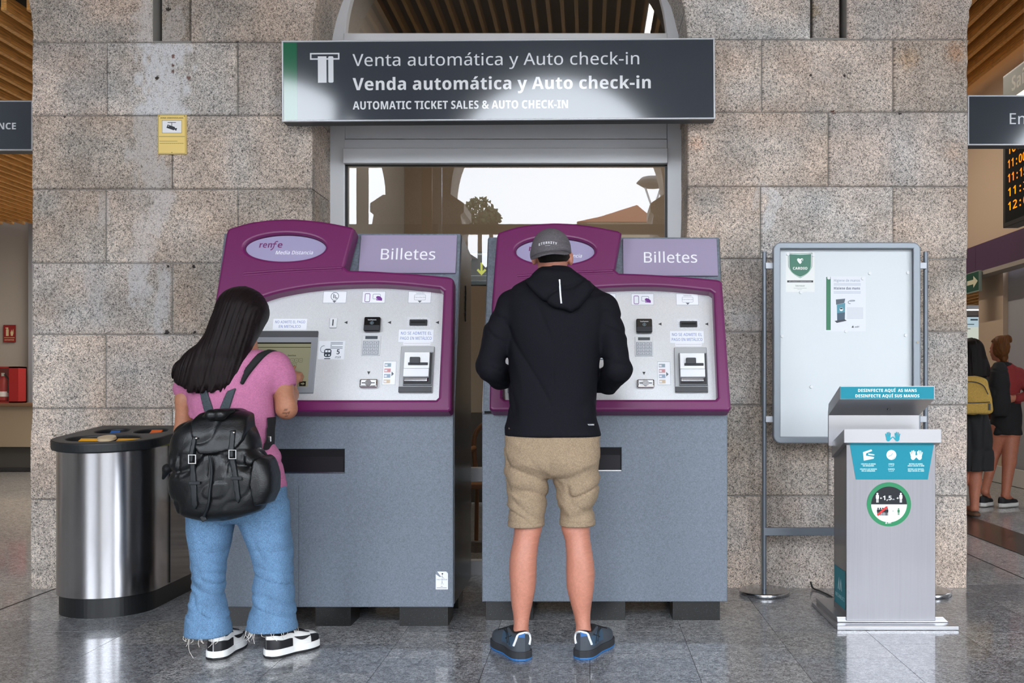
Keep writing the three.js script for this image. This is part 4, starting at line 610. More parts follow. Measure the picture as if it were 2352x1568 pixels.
// ---------------------------------------------------------------- things in the left passage
{
  const z = -7.6, t = thing('service_counter', 'beige counter with a dark recessed base in the left passage', 'counter', [-8.2, 0, z + 0.1]);
  mesh('front', box(1.5, 0.56, 0.5, 0, 0.62, -0.35), std({ color: 0x9c8d78, roughness: 0.8 }), t); mesh('top', rbox(1.54, 0.04, 0.6, 0.005, 0, 0.92, -0.33), std({ color: 0x7a5d48, roughness: 0.5 }), t);
  mesh('recessed_base', box(1.5, 0.34, 0.4, 0, 0.17, -0.4), std({ color: 0x4c4a48, roughness: 0.7 }), t); mesh('kick_plate', box(1.5, 0.05, 0.42, 0, 0.025, -0.385), darkPlastic, t);
  const s = S(-7.5), a = W(-60, 927, -7.65), b = W(42, 838, -7.65), cab = thing('extinguisher_cabinet', 'red fire extinguisher cabinet standing on the beige counter', 'cabinet', [(a.x + b.x) / 2, 0.94, -7.75]);
  const cw = b.x - a.x, ch = 0.5, red = std({ color: 0xa01f22, roughness: 0.45 });
  mesh('case', merge([box(cw, 0.02, 0.2, 0, 0.01, 0), box(cw, 0.02, 0.2, 0, ch - 0.01, 0), box(0.02, ch, 0.2, -cw / 2 + 0.01, ch / 2, 0), box(0.13, ch, 0.2, cw / 2 - 0.065, ch / 2, 0), box(cw, ch, 0.02, 0, ch / 2, -0.09)]), red, cab);
  mesh('door_glass', new THREE.PlaneGeometry(cw - 0.14, ch - 0.04).translate(-0.06, ch / 2, 0.095), phys({ transmission: 1, thickness: 0, roughness: 0 }), cab);
  const ex = thing('fire_extinguisher', 'red fire extinguisher inside the red cabinet', 'extinguisher', [b.x - 0.26, 0.962, -7.75]);
  mesh('tank', new THREE.LatheGeometry([[0, 0], [0.062, 0], [0.065, 0.02], [0.065, 0.27], [0.04, 0.33], [0.018, 0.35], [0, 0.35]].map((p) => new THREE.Vector2(...p)), 20), red, ex); mesh('label', cyl(0.066, 0.066, 0.07, 20).translate(0, 0.1, 0), white, ex); mesh('valve', rbox(0.05, 0.05, 0.04, 0.005, 0, 0.37, 0), chrome, ex); mesh('hose', tube([[0.02, 0.37, 0.02], [0.08, 0.3, 0.02], [0.075, 0.12, 0.03]], 0.01, 12), blackPlastic, ex);
  const p = W(8, 786, -8.33), q = W(36, 746, -8.33), fs = thing('extinguisher_sign', 'small red extinguisher sign on the plaster wall', 'sign', [(p.x + q.x) / 2, (p.y + q.y) / 2, -8.33]);
  mesh('plate', box(q.x - p.x, q.y - p.y, 0.01), std({ color: 0x8e1d1e, roughness: 0.5 }), fs);
  mesh('print', new THREE.PlaneGeometry(q.x - p.x - 0.006, q.y - p.y - 0.006).translate(0, 0, 0.0062), print(canvasTex(112, 160, (g, w, h) => { g.fillStyle = '#8e1d1e'; g.fillRect(0, 0, w, h); g.fillStyle = '#d8c9a0'; g.fillRect(24, 40, 26, 62); g.fillRect(28, 22, 18, 16); g.fillRect(18, 24, 12, 6); poly(g, [[70, 100], [66, 70], [78, 40], [82, 66], [94, 34], [96, 76], [88, 102]], '#d8c9a0'); g.fillRect(6, 116, 100, 4); text(g, 'EXTINTOR', 56, 146, 18, '#d8c9a0', 'bold', 'center', 90); })), fs);
}
// ---------------------------------------------------------------- things in the right passage
{
  const xw = 4.98, zAt = (px) => CZ - F * xw / (px - PX);
  const f0 = zAt(2200), f1 = zAt(2520), t = thing('shop_fascia', 'purple shop fascia band along the beige wall', 'fascia', [xw - 0.08, 0, (f0 + f1) / 2]);
  mesh('band', box(0.16, 0.34, f1 - f0, 0, 2.745, 0), std({ color: 0x4d3450, roughness: 0.5 }), t); mesh('lower_trim', box(0.18, 0.05, f1 - f0, 0, 2.55, 0), std({ color: 0x9c948c, roughness: 0.5 }), t);
  mesh('lettering', new THREE.PlaneGeometry(1.2, 0.3).rotateY(-Math.PI / 2).translate(-0.082, 2.745, zAt(2226) - (f0 + f1) / 2), print(canvasTex(512, 128, (g, w, h) => { g.fillStyle = '#4d3450'; g.fillRect(0, 0, w, h); text(g, 'AVES', 60, 70, 60, '#c9b7c6', 'bold'); text(g, 'Atención ao cliente', 60, 112, 30, '#b79fb6'); g.fillStyle = '#7d6a84'; for (const x of [300, 340, 380]) g.fillRect(x, 24, 4, 80); })), t);
  const az = zAt(2273), sg = thing('exit_arrow_sign', 'green sign with a pale arrow under the purple fascia', 'sign', [xw - 0.2, CH + (890 - 648) / (F / (CZ - az)), az]);
  mesh('plate', box(0.03, 0.25, 0.42), std({ color: 0x8b9a90, roughness: 0.5 }), sg); mesh('print', new THREE.PlaneGeometry(0.4, 0.23).rotateY(-Math.PI / 2).translate(-0.016, 0, 0), print(canvasTex(256, 148, (g, w, h) => { g.fillStyle = '#1d4a3c'; g.fillRect(0, 0, w, h); poly(g, [[24, 56], [150, 56], [150, 26], [236, 74], [150, 122], [150, 92], [24, 92]], '#d6d2b8'); })), sg);
  // departures board, hung parallel to the passage
  const xb = 3.9, zb = (px) => CZ - F * xb / (px - PX), b0 = zb(2321), b1 = b0 + 1.6, yb = 2.62, yt = 4.02, d = thing('departures_board', 'tall black departures board with amber times in the right passage', 'display', [xb, 0, (b0 + b1) / 2]);
  mesh('case', rbox(0.14, yt - yb, b1 - b0, 0.006, 0, (yb + yt) / 2, 0), std({ color: 0x1b1716, roughness: 0.4 }), d);
  for (const k of [-0.5, 0.5]) mesh('hanger', cyl(0.012, 0.012, 1.2, 10).translate(0, yt + 0.58, k), aluminium, d);
  const rows = (g, w, h, col) => { ['10:42  SANTIAGO', '11:00  VIGO-GUIXAR', '11:15  PONTEVEDRA', '11:30  MADRID', '12:05  FERROL'].forEach((s, i) => text(g, s, 30, 120 + i * 82, 66, col, 'bold', 'left', 900, 'monospace')); };
  const ledT = canvasTex(1024, 512, (g, w, h) => { g.fillStyle = '#000'; g.fillRect(0, 0, w, h); rows(g, w, h, '#ffb000'); });
  mesh('led_rows', new THREE.PlaneGeometry(b1 - b0 - 0.06, 0.8).rotateY(-Math.PI / 2).translate(-0.071, 3.06, 0.02), std({ color: 0x000000, emissive: 0xffb030, emissiveMap: ledT, emissiveIntensity: 2.4 }), d);
  mesh('header', new THREE.PlaneGeometry(b1 - b0 - 0.02, 0.24).rotateY(-Math.PI / 2).translate(-0.072, 3.88, 0), print(canvasTex(1024, 160, (g, w, h) => { g.fillStyle = '#22382f'; g.fillRect(0, 0, w, h); text(g, 'Saídas', 110, 118, 120, '#d3d6c8', 'bold'); })), d);
  mesh('header_light', box(0.02, 0.06, b1 - b0 - 0.04, -0.08, 3.72, 0), std({ color: 0xffffff, emissive: 0xfff0d0, emissiveIntensity: 1.6 }), d);
  // lit information screen in the shop opening
  const ip = 5.4, iz = CZ - F * ip / (2234 - PX), sy = S(iz), is = thing('information_screen', 'pale lit information screen inside the shop opening', 'screen', [ip, 0, iz]);
  const y0 = CH + (890 - 785) / sy, y1 = CH + (890 - 728) / sy; mesh('stand', box(0.06, y0, 0.05, 0, y0 / 2, -0.03), darkPlastic, is); mesh('case', box(0.36, y1 - y0 + 0.04, 0.04, -0.02, (y0 + y1) / 2, -0.02), blackPlastic, is);
  mesh('screen', new THREE.PlaneGeometry(0.33, y1 - y0).translate(-0.02, (y0 + y1) / 2, 0.0012), std({ color: 0x000000, emissive: 0xffffff, emissiveIntensity: 0.75, emissiveMap: canvasTex(128, 160, (g, w, h) => { g.fillStyle = '#dfe6d8'; g.fillRect(0, 0, w, h); g.fillStyle = '#c6dde8'; g.fillRect(0, 0, w, 64); g.fillStyle = '#3a4a55'; g.fillRect(60, 12, 40, 10); g.fillRect(20, 44, 60, 5); g.fillRect(20, 74, 40, 4); }) }), is);
  // office: arrow screen and bentwood chair seen between the machines
  const oz = -1.6, o = W(1095, 655, oz), o1 = W(1150, 578, oz), sc = thing('guidance_screen', 'black screen with a yellow down arrow behind the window glass', 'screen', [o1.x - 0.3, 0, oz]);
  mesh('case', rbox(0.62, o1.y - o.y, 0.05, 0.004, 0, (o.y + o1.y) / 2, -0.026), blackPlastic, sc); mesh('post', box(0.05, o.y, 0.05, 0, o.y / 2, -0.06), darkPlastic, sc);
  { const c = WX(1106, oz) - (o1.x - 0.3); mesh('picture', new THREE.PlaneGeometry(0.6, o1.y - o.y - 0.01).translate(0, (o.y + o1.y) / 2, 0.0012), std({ color: 0x0b1512, roughness: 0.2, emissive: 0xffffff, emissiveIntensity: 0.55, emissiveMap: canvasTex(512, 196, (g, w, h) => { g.fillStyle = '#13211e'; g.fillRect(0, 0, w, h); const x = w / 2 + c / 0.6 * w; g.strokeStyle = '#e8f04a'; g.lineWidth = 14; g.beginPath(); g.moveTo(x, 62); g.lineTo(x, 126); g.moveTo(x - 26, 104); g.lineTo(x, 130); g.lineTo(x + 26, 104); g.stroke(); text(g, 'LOADING TICKETS', x - 60, 16, 14, '#e4ecec', 'bold'); text(g, '30', x - 92, 52, 26, '#a8c8e0', 'bold'); g.fillStyle = '#8fa3a8'; g.fillRect(0, 140, w, 3); }) }), sc); }
  const ch = thing('bentwood_chair', 'light bentwood chair inside the ticket office', 'chair', [WX(1108, -1.5) + 0.12, 0, -1.5]), bw = std({ color: 0x8a5a30, roughness: 0.4 });
  for (const s of [-1, 1]) { mesh('leg', tube([[s * 0.2, 0, 0.22], [s * 0.19, 0.44, 0.19]], 0.016, 8), bw, ch); mesh('leg', tube([[s * 0.19, 0, -0.22], [s * 0.18, 0.44, -0.18]], 0.016, 8), bw, ch); mesh('arm', tube([[s * 0.2, 0.45, 0.2], [s * 0.24, 0.64, 0.24], [s * 0.23, 0.68, 0.1], [s * 0.2, 0.7, -0.16]], 0.02, 20), bw, ch); }
  mesh('seat', rbox(0.42, 0.04, 0.42, 0.015, 0, 0.45, 0), bw, ch); mesh('backrest', tube([[-0.19, 0.46, -0.19], [-0.19, 0.82, -0.24], [0, 0.92, -0.26], [0.19, 0.82, -0.24], [0.19, 0.46, -0.19]], 0.018, 32), bw, ch);
}
// ---------------------------------------------------------------- smooth bodies: distance fields meshed with surface nets
function ease(ys, vs) { // cubic through sorted rows
  const n = ys.length, m = vs.map((v, i) => i === 0 ? (vs[1] - v) / (ys[1] - ys[0]) : i === n - 1 ? (v - vs[i - 1]) / (ys[i] - ys[i - 1]) : ((vs[i + 1] - v) / (ys[i + 1] - ys[i]) + (v - vs[i - 1]) / (ys[i] - ys[i - 1])) / 2);
  return (y) => { if (y <= ys[0]) return vs[0]; if (y >= ys[n - 1]) return vs[n - 1]; let i = 0; while (y > ys[i + 1]) i++; const h = ys[i + 1] - ys[i], t = (y - ys[i]) / h, t2 = t * t, t3 = t2 * t; return (2 * t3 - 3 * t2 + 1) * vs[i] + (t3 - 2 * t2 + t) * h * m[i] + (-2 * t3 + 3 * t2) * vs[i + 1] + (t3 - t2) * h * m[i + 1]; };
}
// rows [photo y, photo x left, photo x right, depth of the axis, half depth] read at depth zr
function stack(rows, zr, { n = 2.2, round = 0.012, grow = 0, dz = 0 } = {}) {
  const r = rows.map((q) => [WY(q[0], zr), WX((q[1] + q[2]) / 2, zr), (q[2] - q[1]) / 2 / S(zr) + grow, q[3] + dz, q[4] + grow]).sort((a, b) => a[0] - b[0]), ys = r.map((q) => q[0]);
  const fs = [1, 2, 3, 4].map((k) => ease(ys, r.map((q) => q[k]))), y0 = ys[0], y1 = ys[ys.length - 1];
  let cx = 0, rx = 1, cz = 0, rz = 1, last = NaN;
  const bb = [1e9, y0, 1e9, -1e9, y1, -1e9]; for (const q of r) { bb[0] = Math.min(bb[0], q[1] - q[2]); bb[3] = Math.max(bb[3], q[1] + q[2]); bb[2] = Math.min(bb[2], q[3] - q[4]); bb[5] = Math.max(bb[5], q[3] + q[4]); }
  return { bb, d(x, y, z) {
    if (y !== last) { last = y; const c = clamp(y, y0, y1); cx = fs[0](c); rx = Math.max(0.004, fs[1](c)); cz = fs[2](c); rz = Math.max(0.004, fs[3](c)); }
    const a = Math.abs(x - cx) / rx, b = Math.abs(z - cz) / rz, q = Math.pow(Math.pow(a, n) + Math.pow(b, n), 1 / n), e = (q - 1) * Math.min(rx, rz) * (q > 1 ? 1 : 1), v = Math.max(y - y1, y0 - y);
    const u = Math.max(e + round, 0), w = Math.max(v + round, 0); return Math.min(Math.max(e, v) + round, 0) + Math.hypot(u, w) - round;
  } };
}
function cone(a, b, ra, rb) {
  const ab = b.clone().sub(a), l2 = Math.max(ab.lengthSq(), 1e-9), m = Math.max(ra, rb);
  return { bb: [Math.min(a.x, b.x) - m, Math.min(a.y, b.y) - m, Math.min(a.z, b.z) - m, Math.max(a.x, b.x) + m, Math.max(a.y, b.y) + m, Math.max(a.z, b.z) + m], d(x, y, z) {
    const px = x - a.x, py = y - a.y, pz = z - a.z, t = clamp((px * ab.x + py * ab.y + pz * ab.z) / l2, 0, 1); return Math.hypot(px - ab.x * t, py - ab.y * t, pz - ab.z * t) - (ra + (rb - ra) * t);
  } };
}
const chain = (pts, rs) => pts.slice(1).map((p, i) => cone(pts[i], p, rs[i], rs[i + 1]));
function ell(c, r, rot) {
  const m = Math.max(r.x, r.y, r.z), q = rot ? new THREE.Matrix4().makeRotationFromEuler(new THREE.Euler(...rot)).invert() : null, v = V(0, 0, 0);
  return { bb: [c.x - m, c.y - m, c.z - m, c.x + m, c.y + m, c.z + m], d(x, y, z) { v.set(x - c.x, y - c.y, z - c.z); if (q) v.applyMatrix4(q); const a = v.x / r.x, b = v.y / r.y, e = v.z / r.z, k0 = Math.hypot(a, b, e), k1 = Math.hypot(a / r.x, b / r.y, e / r.z); return k0 * (k0 - 1) / Math.max(k1, 1e-6); } };
}
function field(prims, k = 0.02) {
  const bb = [1e9, 1e9, 1e9, -1e9, -1e9, -1e9]; for (const p of prims) for (let i = 0; i < 3; i++) { bb[i] = Math.min(bb[i], p.bb[i]); bb[i + 3] = Math.max(bb[i + 3], p.bb[i + 3]); }
  return { bb, d(x, y, z) {
    let d = 1e3;
    for (const p of prims) {
      const b = p.bb, ox = Math.max(b[0] - x, x - b[3], 0), oy = Math.max(b[1] - y, y - b[4], 0), oz = Math.max(b[2] - z, z - b[5], 0), o = ox + oy + oz;
      if (o > 0.08) { if (o < d) d = Math.min(d, o); continue; }
      const e = p.d(x, y, z), kk = p.k ?? k, h = Math.max(kk - Math.abs(d - e), 0) / kk; d = Math.min(d, e) - h * h * kk * 0.25;
    }
    return d;
  } };
}
const bent = (f, fn, m = 0.02) => ({ bb: f.bb.map((v, i) => v + (i < 3 ? -m : m)), d: (x, y, z) => f.d(x, y, z) + fn(x, y, z) });
const minus = (f, g, k = 0.006) => ({ bb: f.bb, d(x, y, z) { const a = f.d(x, y, z), b = -g.d(x, y, z), h = Math.max(k - Math.abs(a - b), 0) / k; return Math.max(a, b) + h * h * k * 0.25; } });
// a sheet lying on a body: the part of the body's skin inside a photo outline, nearer than zMin
function patch(f, pts, zr, out, zMin, thick = 0.02, round = 0.004) {
  const P = pts.map((p) => [WX(p[0], zr), WY(p[1], zr)]), xs = P.map((p) => p[0]), ys = P.map((p) => p[1]);
  const pd = (x, y) => { let d = 1e9, s = 1; for (let i = 0, j = P.length - 1; i < P.length; j = i++) { const ex = P[j][0] - P[i][0], ey = P[j][1] - P[i][1], wx = x - P[i][0], wy = y - P[i][1], t = clamp((wx * ex + wy * ey) / (ex * ex + ey * ey), 0, 1), bx = wx - ex * t, by = wy - ey * t; d = Math.min(d, bx * bx + by * by); const c1 = y >= P[i][1], c2 = y < P[j][1], c3 = ex * wy > ey * wx; if ((c1 && c2 && c3) || (!c1 && !c2 && !c3)) s = -s; } return s * Math.sqrt(d); };
  return { bb: [Math.min(...xs), Math.min(...ys), zMin, Math.max(...xs), Math.max(...ys), f.bb[5] + out], d(x, y, z) { const a = f.d(x, y, z), e = Math.max(a - out, -a - thick + out), q = pd(x, y), u = Math.max(q + round, 0), w = Math.max(e + round, 0); return Math.max(Math.min(Math.max(q, e) + round, 0) + Math.hypot(u, w) - round, zMin - z); } };
}
function net(f, cell, uvk = 1, axis = null) {
  const b = f.bb, pad = cell * 2.5, o = [b[0] - pad, b[1] - pad, b[2] - pad], n = [0, 1, 2].map((i) => Math.ceil((b[i + 3] - b[i] + 2 * pad) / cell) + 1), [nx, ny, nz] = n, N = nx * nz, g = new Float32Array(nx * ny * nz);
  for (let j = 0; j < ny; j++) { const y = o[1] + j * cell; for (let k = 0; k < nz; k++) { const z = o[2] + k * cell; let at = j * N + k * nx; for (let i = 0; i < nx; i++) { const d = f.d(o[0] + i * cell, y, z); g[at++] = d; const skip = Math.floor(Math.abs(d) / cell) - 3; if (skip > 1) { const m = Math.min(skip, nx - 1 - i); for (let q = 0; q < m; q++) g[at++] = d > 0 ? cell * 2 : -cell * 2; i += m; } } } }
  const vid = new Int32Array(nx * ny * nz).fill(-1), pos = [], idx = [];
  for (let j = 0; j < ny - 1; j++) for (let k = 0; k < nz - 1; k++) for (let i = 0; i < nx - 1; i++) {
    const a = j * N + k * nx + i, c = [g[a], g[a + 1], g[a + nx], g[a + nx + 1], g[a + N], g[a + N + 1], g[a + N + nx], g[a + N + nx + 1]]; let m = 0; for (let q = 0; q < 8; q++) if (c[q] < 0) m |= 1 << q; if (m === 0 || m === 255) continue;
    let x = 0, y = 0, z = 0, e = 0; const cut = (p, q) => { if ((c[p] < 0) !== (c[q] < 0)) { const t = c[p] / (c[p] - c[q]); x += lerp(p & 1, q & 1, t); z += lerp((p >> 1) & 1, (q >> 1) & 1, t); y += lerp(p >> 2, q >> 2, t); e++; } };
    cut(0, 1); cut(2, 3); cut(4, 5); cut(6, 7); cut(0, 2); cut(1, 3); cut(4, 6); cut(5, 7); cut(0, 4); cut(1, 5); cut(2, 6); cut(3, 7);
    vid[a] = pos.length / 3; pos.push(o[0] + (i + x / e) * cell, o[1] + (j + y / e) * cell, o[2] + (k + z / e) * cell);
  }
  const quad = (a, b2, c, d, flip) => { if (a < 0 || b2 < 0 || c < 0 || d < 0) return; if (flip) idx.push(a, c, b2, a, d, c); else idx.push(a, b2, c, a, c, d); };
  for (let j = 1; j < ny - 1; j++) for (let k = 1; k < nz - 1; k++) for (let i = 1; i < nx - 1; i++) {
    const a = j * N + k * nx + i, s = g[a] < 0;
    if (s !== (g[a + 1] < 0)) quad(vid[a - N - nx], vid[a - N], vid[a], vid[a - nx], s);
    if (s !== (g[a + nx] < 0)) quad(vid[a - N - 1], vid[a - 1], vid[a], vid[a - N], s);
    if (s !== (g[a + N] < 0)) quad(vid[a - nx - 1], vid[a - nx], vid[a], vid[a - 1], s);
  }
  // quads of the three axes are wound so that faces look outward: check one by volume
  let vol = 0; for (let q = 0; q < idx.length; q += 3) { const [A, B, C] = [idx[q] * 3, idx[q + 1] * 3, idx[q + 2] * 3]; vol += pos[A] * (pos[B + 1] * pos[C + 2] - pos[B + 2] * pos[C + 1]) - pos[A + 1] * (pos[B] * pos[C + 2] - pos[B + 2] * pos[C]) + pos[A + 2] * (pos[B] * pos[C + 1] - pos[B + 1] * pos[C]); }
  if (vol < 0) for (let q = 0; q < idx.length; q += 3) { const t = idx[q]; idx[q] = idx[q + 1]; idx[q + 1] = t; }
  const G = new THREE.BufferGeometry(); G.setAttribute('position', new THREE.Float32BufferAttribute(pos, 3)); G.setIndex(idx); G.computeVertexNormals();
  const uv = new Float32Array(pos.length / 3 * 2); for (let q = 0; q < pos.length / 3; q++) { const ax = axis && axis(pos[q * 3], pos[q * 3 + 1]); uv[q * 2] = (ax ? Math.atan2(pos[q * 3] - ax[0], pos[q * 3 + 2] - ax[1]) * ax[2] : pos[q * 3] + pos[q * 3 + 2] * 0.8) * uvk; uv[q * 2 + 1] = pos[q * 3 + 1] * uvk; } G.setAttribute('uv', new THREE.BufferAttribute(uv, 2));
  return G;
}
const n3 = (x, y) => nB(x + 57, y + 91) - 0.5;
// cloth folds: ridged noise stretched along a direction
const folds = (x, y, z, fx, fy, amp) => { const c0 = nA(x * fx * 0.9 + 7 + z * fx * 0.5, y * fy * 0.9 + 41), cr = Math.max(0, 1 - Math.abs(c0 * 2 - 1) * 3.2); const n = nA(x * fx + 31 + z * fx * 0.6, y * fy + 17), r = Math.abs(n * 2 - 1); return amp * 1.1 * cr * cr + amp * (r - 0.35) + amp * 0.5 * (nB(x * fx * 0.5 + z * 3, y * fy * 0.5 + 3) - 0.5); };
function figure(name, label, ground) { const g = thing(name, label, 'person', ground); return g; }
// geometry is made in world metres; shift it to the figure's base
const addTo = (t, name, geo, mat, parent = t) => { const p = t.position; return mesh(name, geo.translate(-p.x, -p.y, -p.z), mat, parent); };
// a hand: palm, four fingers and a thumb as chains; dir points from wrist to knuckles, side towards the thumb
function handPrims(w, dir, side, s = 1, curl = [0.5, 0.7, 0.8, 0.9]) {
  const d = dir.clone().normalize(), sd = side.clone().addScaledVector(d, -side.dot(d)).normalize(), n = d.clone().cross(sd), out = [], at = (a, b, c) => w.clone().addScaledVector(d, a * s).addScaledVector(sd, b * s).addScaledVector(n, c * s);
  out.push(...chain([at(0, 0, 0), at(0.045, 0.012, 0), at(0.085, 0.02, 0)], [0.024 * s, 0.021 * s, 0.016 * s]), ...chain([at(0, 0, 0), at(0.045, -0.014, 0), at(0.08, -0.02, 0)], [0.024 * s, 0.02 * s, 0.015 * s]));
  [[0.03, 0.07], [0.011, 0.078], [-0.009, 0.072], [-0.028, 0.056]].forEach(([b, l], i) => { const c = curl[i], p0 = at(0.085, b * 0.85, 0), p1 = at(0.085 + l * 0.45 * Math.cos(c), b, -l * 0.45 * Math.sin(c)), p2 = at(0.085 + l * 0.45 * Math.cos(c) + l * 0.32 * Math.cos(c * 2), b, -l * 0.45 * Math.sin(c) - l * 0.32 * Math.sin(c * 2)), p3 = at(0.085 + l * 0.45 * Math.cos(c) + l * 0.32 * Math.cos(c * 2) + l * 0.23 * Math.cos(c * 2.6), b, -l * 0.45 * Math.sin(c) - l * 0.32 * Math.sin(c * 2) - l * 0.23 * Math.sin(c * 2.6)); for (const q of chain([p0, p1, p2, p3], [0.0095 * s, 0.009 * s, 0.0085 * s, 0.0075 * s])) { q.k = 0.005; out.push(q); } });
  for (const q of chain([at(0.02, 0.02, 0), at(0.05, 0.045, -0.01), at(0.078, 0.05, -0.022)], [0.014 * s, 0.011 * s, 0.009 * s])) { q.k = 0.008; out.push(q); }
  return out;
}
function headPrims(c, s = 1, yaw = 0, pitch = 0) { // faces -z before turning
  const m = new THREE.Matrix4().makeRotationFromEuler(new THREE.Euler(pitch, yaw, 0, 'YXZ')), P = (x, y, z) => V(x * s, y * s, z * s).applyMatrix4(m).add(c), R = (a, b, d) => V(a * s, b * s, d * s), rot = [pitch, yaw, 0], E = (p, r) => { const q = new THREE.Euler(pitch, yaw, 0, 'YXZ'); const e = ell(p, r); const inv = new THREE.Matrix4().makeRotationFromEuler(q).invert(), v = V(0, 0, 0), mm = Math.max(r.x, r.y, r.z); return { bb: [p.x - mm, p.y - mm, p.z - mm, p.x + mm, p.y + mm, p.z + mm], d(x, y, z) { v.set(x - p.x, y - p.y, z - p.z).applyMatrix4(inv); const a = v.x / r.x, b = v.y / r.y, g = v.z / r.z, k0 = Math.hypot(a, b, g), k1 = Math.hypot(a / r.x, b / r.y, g / r.z); return k0 * (k0 - 1) / Math.max(k1, 1e-6); } }; };
  const out = [E(P(0, 0.02, 0.01), R(0.074, 0.098, 0.094)), E(P(0, -0.045, -0.03), R(0.058, 0.07, 0.062)), cone(P(0, 0.0, -0.085), P(0, -0.03, -0.108), 0.009 * s, 0.013 * s), E(P(0, -0.062, -0.084), R(0.024, 0.009, 0.01)), E(P(0.03, 0.005, -0.078), R(0.014, 0.009, 0.01)), E(P(-0.03, 0.005, -0.078), R(0.014, 0.009, 0.01)), E(P(0, -0.1, -0.06), R(0.026, 0.02, 0.024))];
  for (const x of [-1, 1]) { const e = E(P(x * 0.078, -0.012, 0.012), R(0.012, 0.034, 0.022)); e.k = 0.008; out.push(e); }
  return out;
}
// ---------------------------------------------------------------- shoes
function shoe(parent, ground, name, heel, toe, o) {
  const L = Math.hypot(toe.x - heel.x, toe.z - heel.z), ang = Math.atan2(-(toe.z - heel.z), toe.x - heel.x), sg = o.sole ?? 0.028, Wd = o.w ?? 0.048;
  const wf = ease([0, 0.03, 0.1, 0.25, 0.45, 0.68, 0.85, 0.95, 1].map((v) => v), [0.0, 0.42, 0.74, 0.84, 0.8, 1, 0.9, 0.6, 0.0].map((v) => v * Wd)), hf = ease([0, 0.06, 0.2, 0.36, 0.55, 0.75, 0.92, 1], [0.066, 0.07, 0.066, 0.076, 0.062, 0.046, 0.036, 0.018].map((v) => v * (o.h ?? 1)));
  const Sf = (t, a, out = 0) => { const w = wf(t) + out, h = hf(t) + out, ca = Math.cos(a), sa = Math.max(0, Math.sin(a)); return V(t * L + (t < 0.06 ? -out : t > 0.94 ? out : 0), sg + h * Math.pow(sa, 0.62), -w * Math.sign(ca) * Math.pow(Math.abs(ca), 0.62)); };
  const grid = (t0, t1, a0, a1, out, nt = 24, na = 16) => { const p = [], ix = []; for (let i = 0; i <= nt; i++) for (let j = 0; j <= na; j++) { const t = lerp(t0, t1, i / nt), A0 = typeof a0 === 'function' ? a0(t) : a0, A1 = typeof a1 === 'function' ? a1(t) : a1; const v = Sf(t, lerp(A0, A1, j / na), out); p.push(v.x, v.y, v.z); if (i && j) { const k = i * (na + 1) + j; ix.push(k - na - 2, k - 1, k - na - 1, k - 1, k, k - na - 1); } } const g = new THREE.BufferGeometry(); g.setAttribute('position', new THREE.Float32BufferAttribute(p, 3)); g.setIndex(ix); g.computeVertexNormals(); g.setAttribute('uv', new THREE.Float32BufferAttribute(new Float32Array(p.length / 3 * 2), 2)); return g; };
  const place = (g) => g.rotateY(ang).translate(heel.x - ground.x, 0, heel.z - ground.z);
  const grp = mesh(name, place(grid(0, 1, 0, Math.PI, 0, 40, 24)), o.upper, parent);
  const outline = (k, e) => { const p = []; for (let i = 0; i <= 30; i++) { const t = i / 30; p.push([t * L * (1 + 2 * e) - e * L, wf(t) * k + 0.002]); } for (let i = 30; i >= 0; i--) { const t = i / 30; p.push([t * L * (1 + 2 * e) - e * L, -wf(t) * k - 0.002]); } return p; };
  const lay = (k, e, y0, y1) => extrude(outline(k, e), y1 - y0, 0.004, [], 2).rotateX(-Math.PI / 2).translate(0, y0, 0);
  mesh('midsole', place(lay(o.flare ?? 1.1, 0.02, o.out ?? 0.008, sg + 0.008)), o.mid, grp); mesh('outsole', place(lay((o.flare ?? 1.1) * 1.01, 0.022, 0, (o.out ?? 0.008) + 0.004)), o.outsole, grp);
  const two = (n, m, t0, t1, a0, a1, out = 0.0022) => { const f0 = typeof a0 === 'function' ? a0 : () => a0, f1 = typeof a1 === 'function' ? a1 : () => a1; mesh(n, place(merge([grid(t0, t1, f0, f1, out), grid(t0, t1, (t) => Math.PI - f1(t), (t) => Math.PI - f0(t), out)])), m, grp); };
  const lineOn = (n, m, pts, r = 0.0026) => mesh(n, place(tube(pts.map(([t, a]) => Sf(t, a, 0.002)), r, 20, 6)), m, grp);
  return { grp, two, lineOn, one: (n, m, ...a) => mesh(n, place(grid(...a)), m, grp), place, Sf };
}
const dbl = (o) => std({ side: 2, ...o });
// ---------------------------------------------------------------- fabrics and skin
const weave = (r, g, b, amp, fx = 1.2, fy = 1.2) => dataTex(256, 256, (x, y, c) => { const k = 1 + amp * (nB(x / fx, y / fy) - 0.5) + amp * 0.6 * (nA(x / 3, y / 3) - 0.5); c[0] = r * k; c[1] = g * k; c[2] = b * k; });
const denimT = dataTex(512, 512, (x, y, c) => { const k = 1 + 0.4 * (nB(x / 1.1, y / 2.2) - 0.5) + 0.08 * (nA(x / 6, y / 9) - 0.5) + 0.12 * (nC(x / 60, y / 90) - 0.5); c[0] = 92 * k; c[1] = 126 * k; c[2] = 158 * k; });
const skinT = dataTex(256, 256, (x, y, c) => { const k = 1 + 0.1 * (nB(x / 1.4, y / 1.4) - 0.5) + 0.06 * (nA(x / 9, y / 9) - 0.5); c[0] = 205 * k; c[1] = 152 * k; c[2] = 128 * k; });
const skinA = std({ map: skinT, color: 0xd0bfae, roughness: 0.55, vertexColors: true }), skinB = std({ map: skinT, color: 0xe9d2cf, roughness: 0.48 }), skinC = std({ map: skinT, color: 0xd6b5a6, roughness: 0.55 });
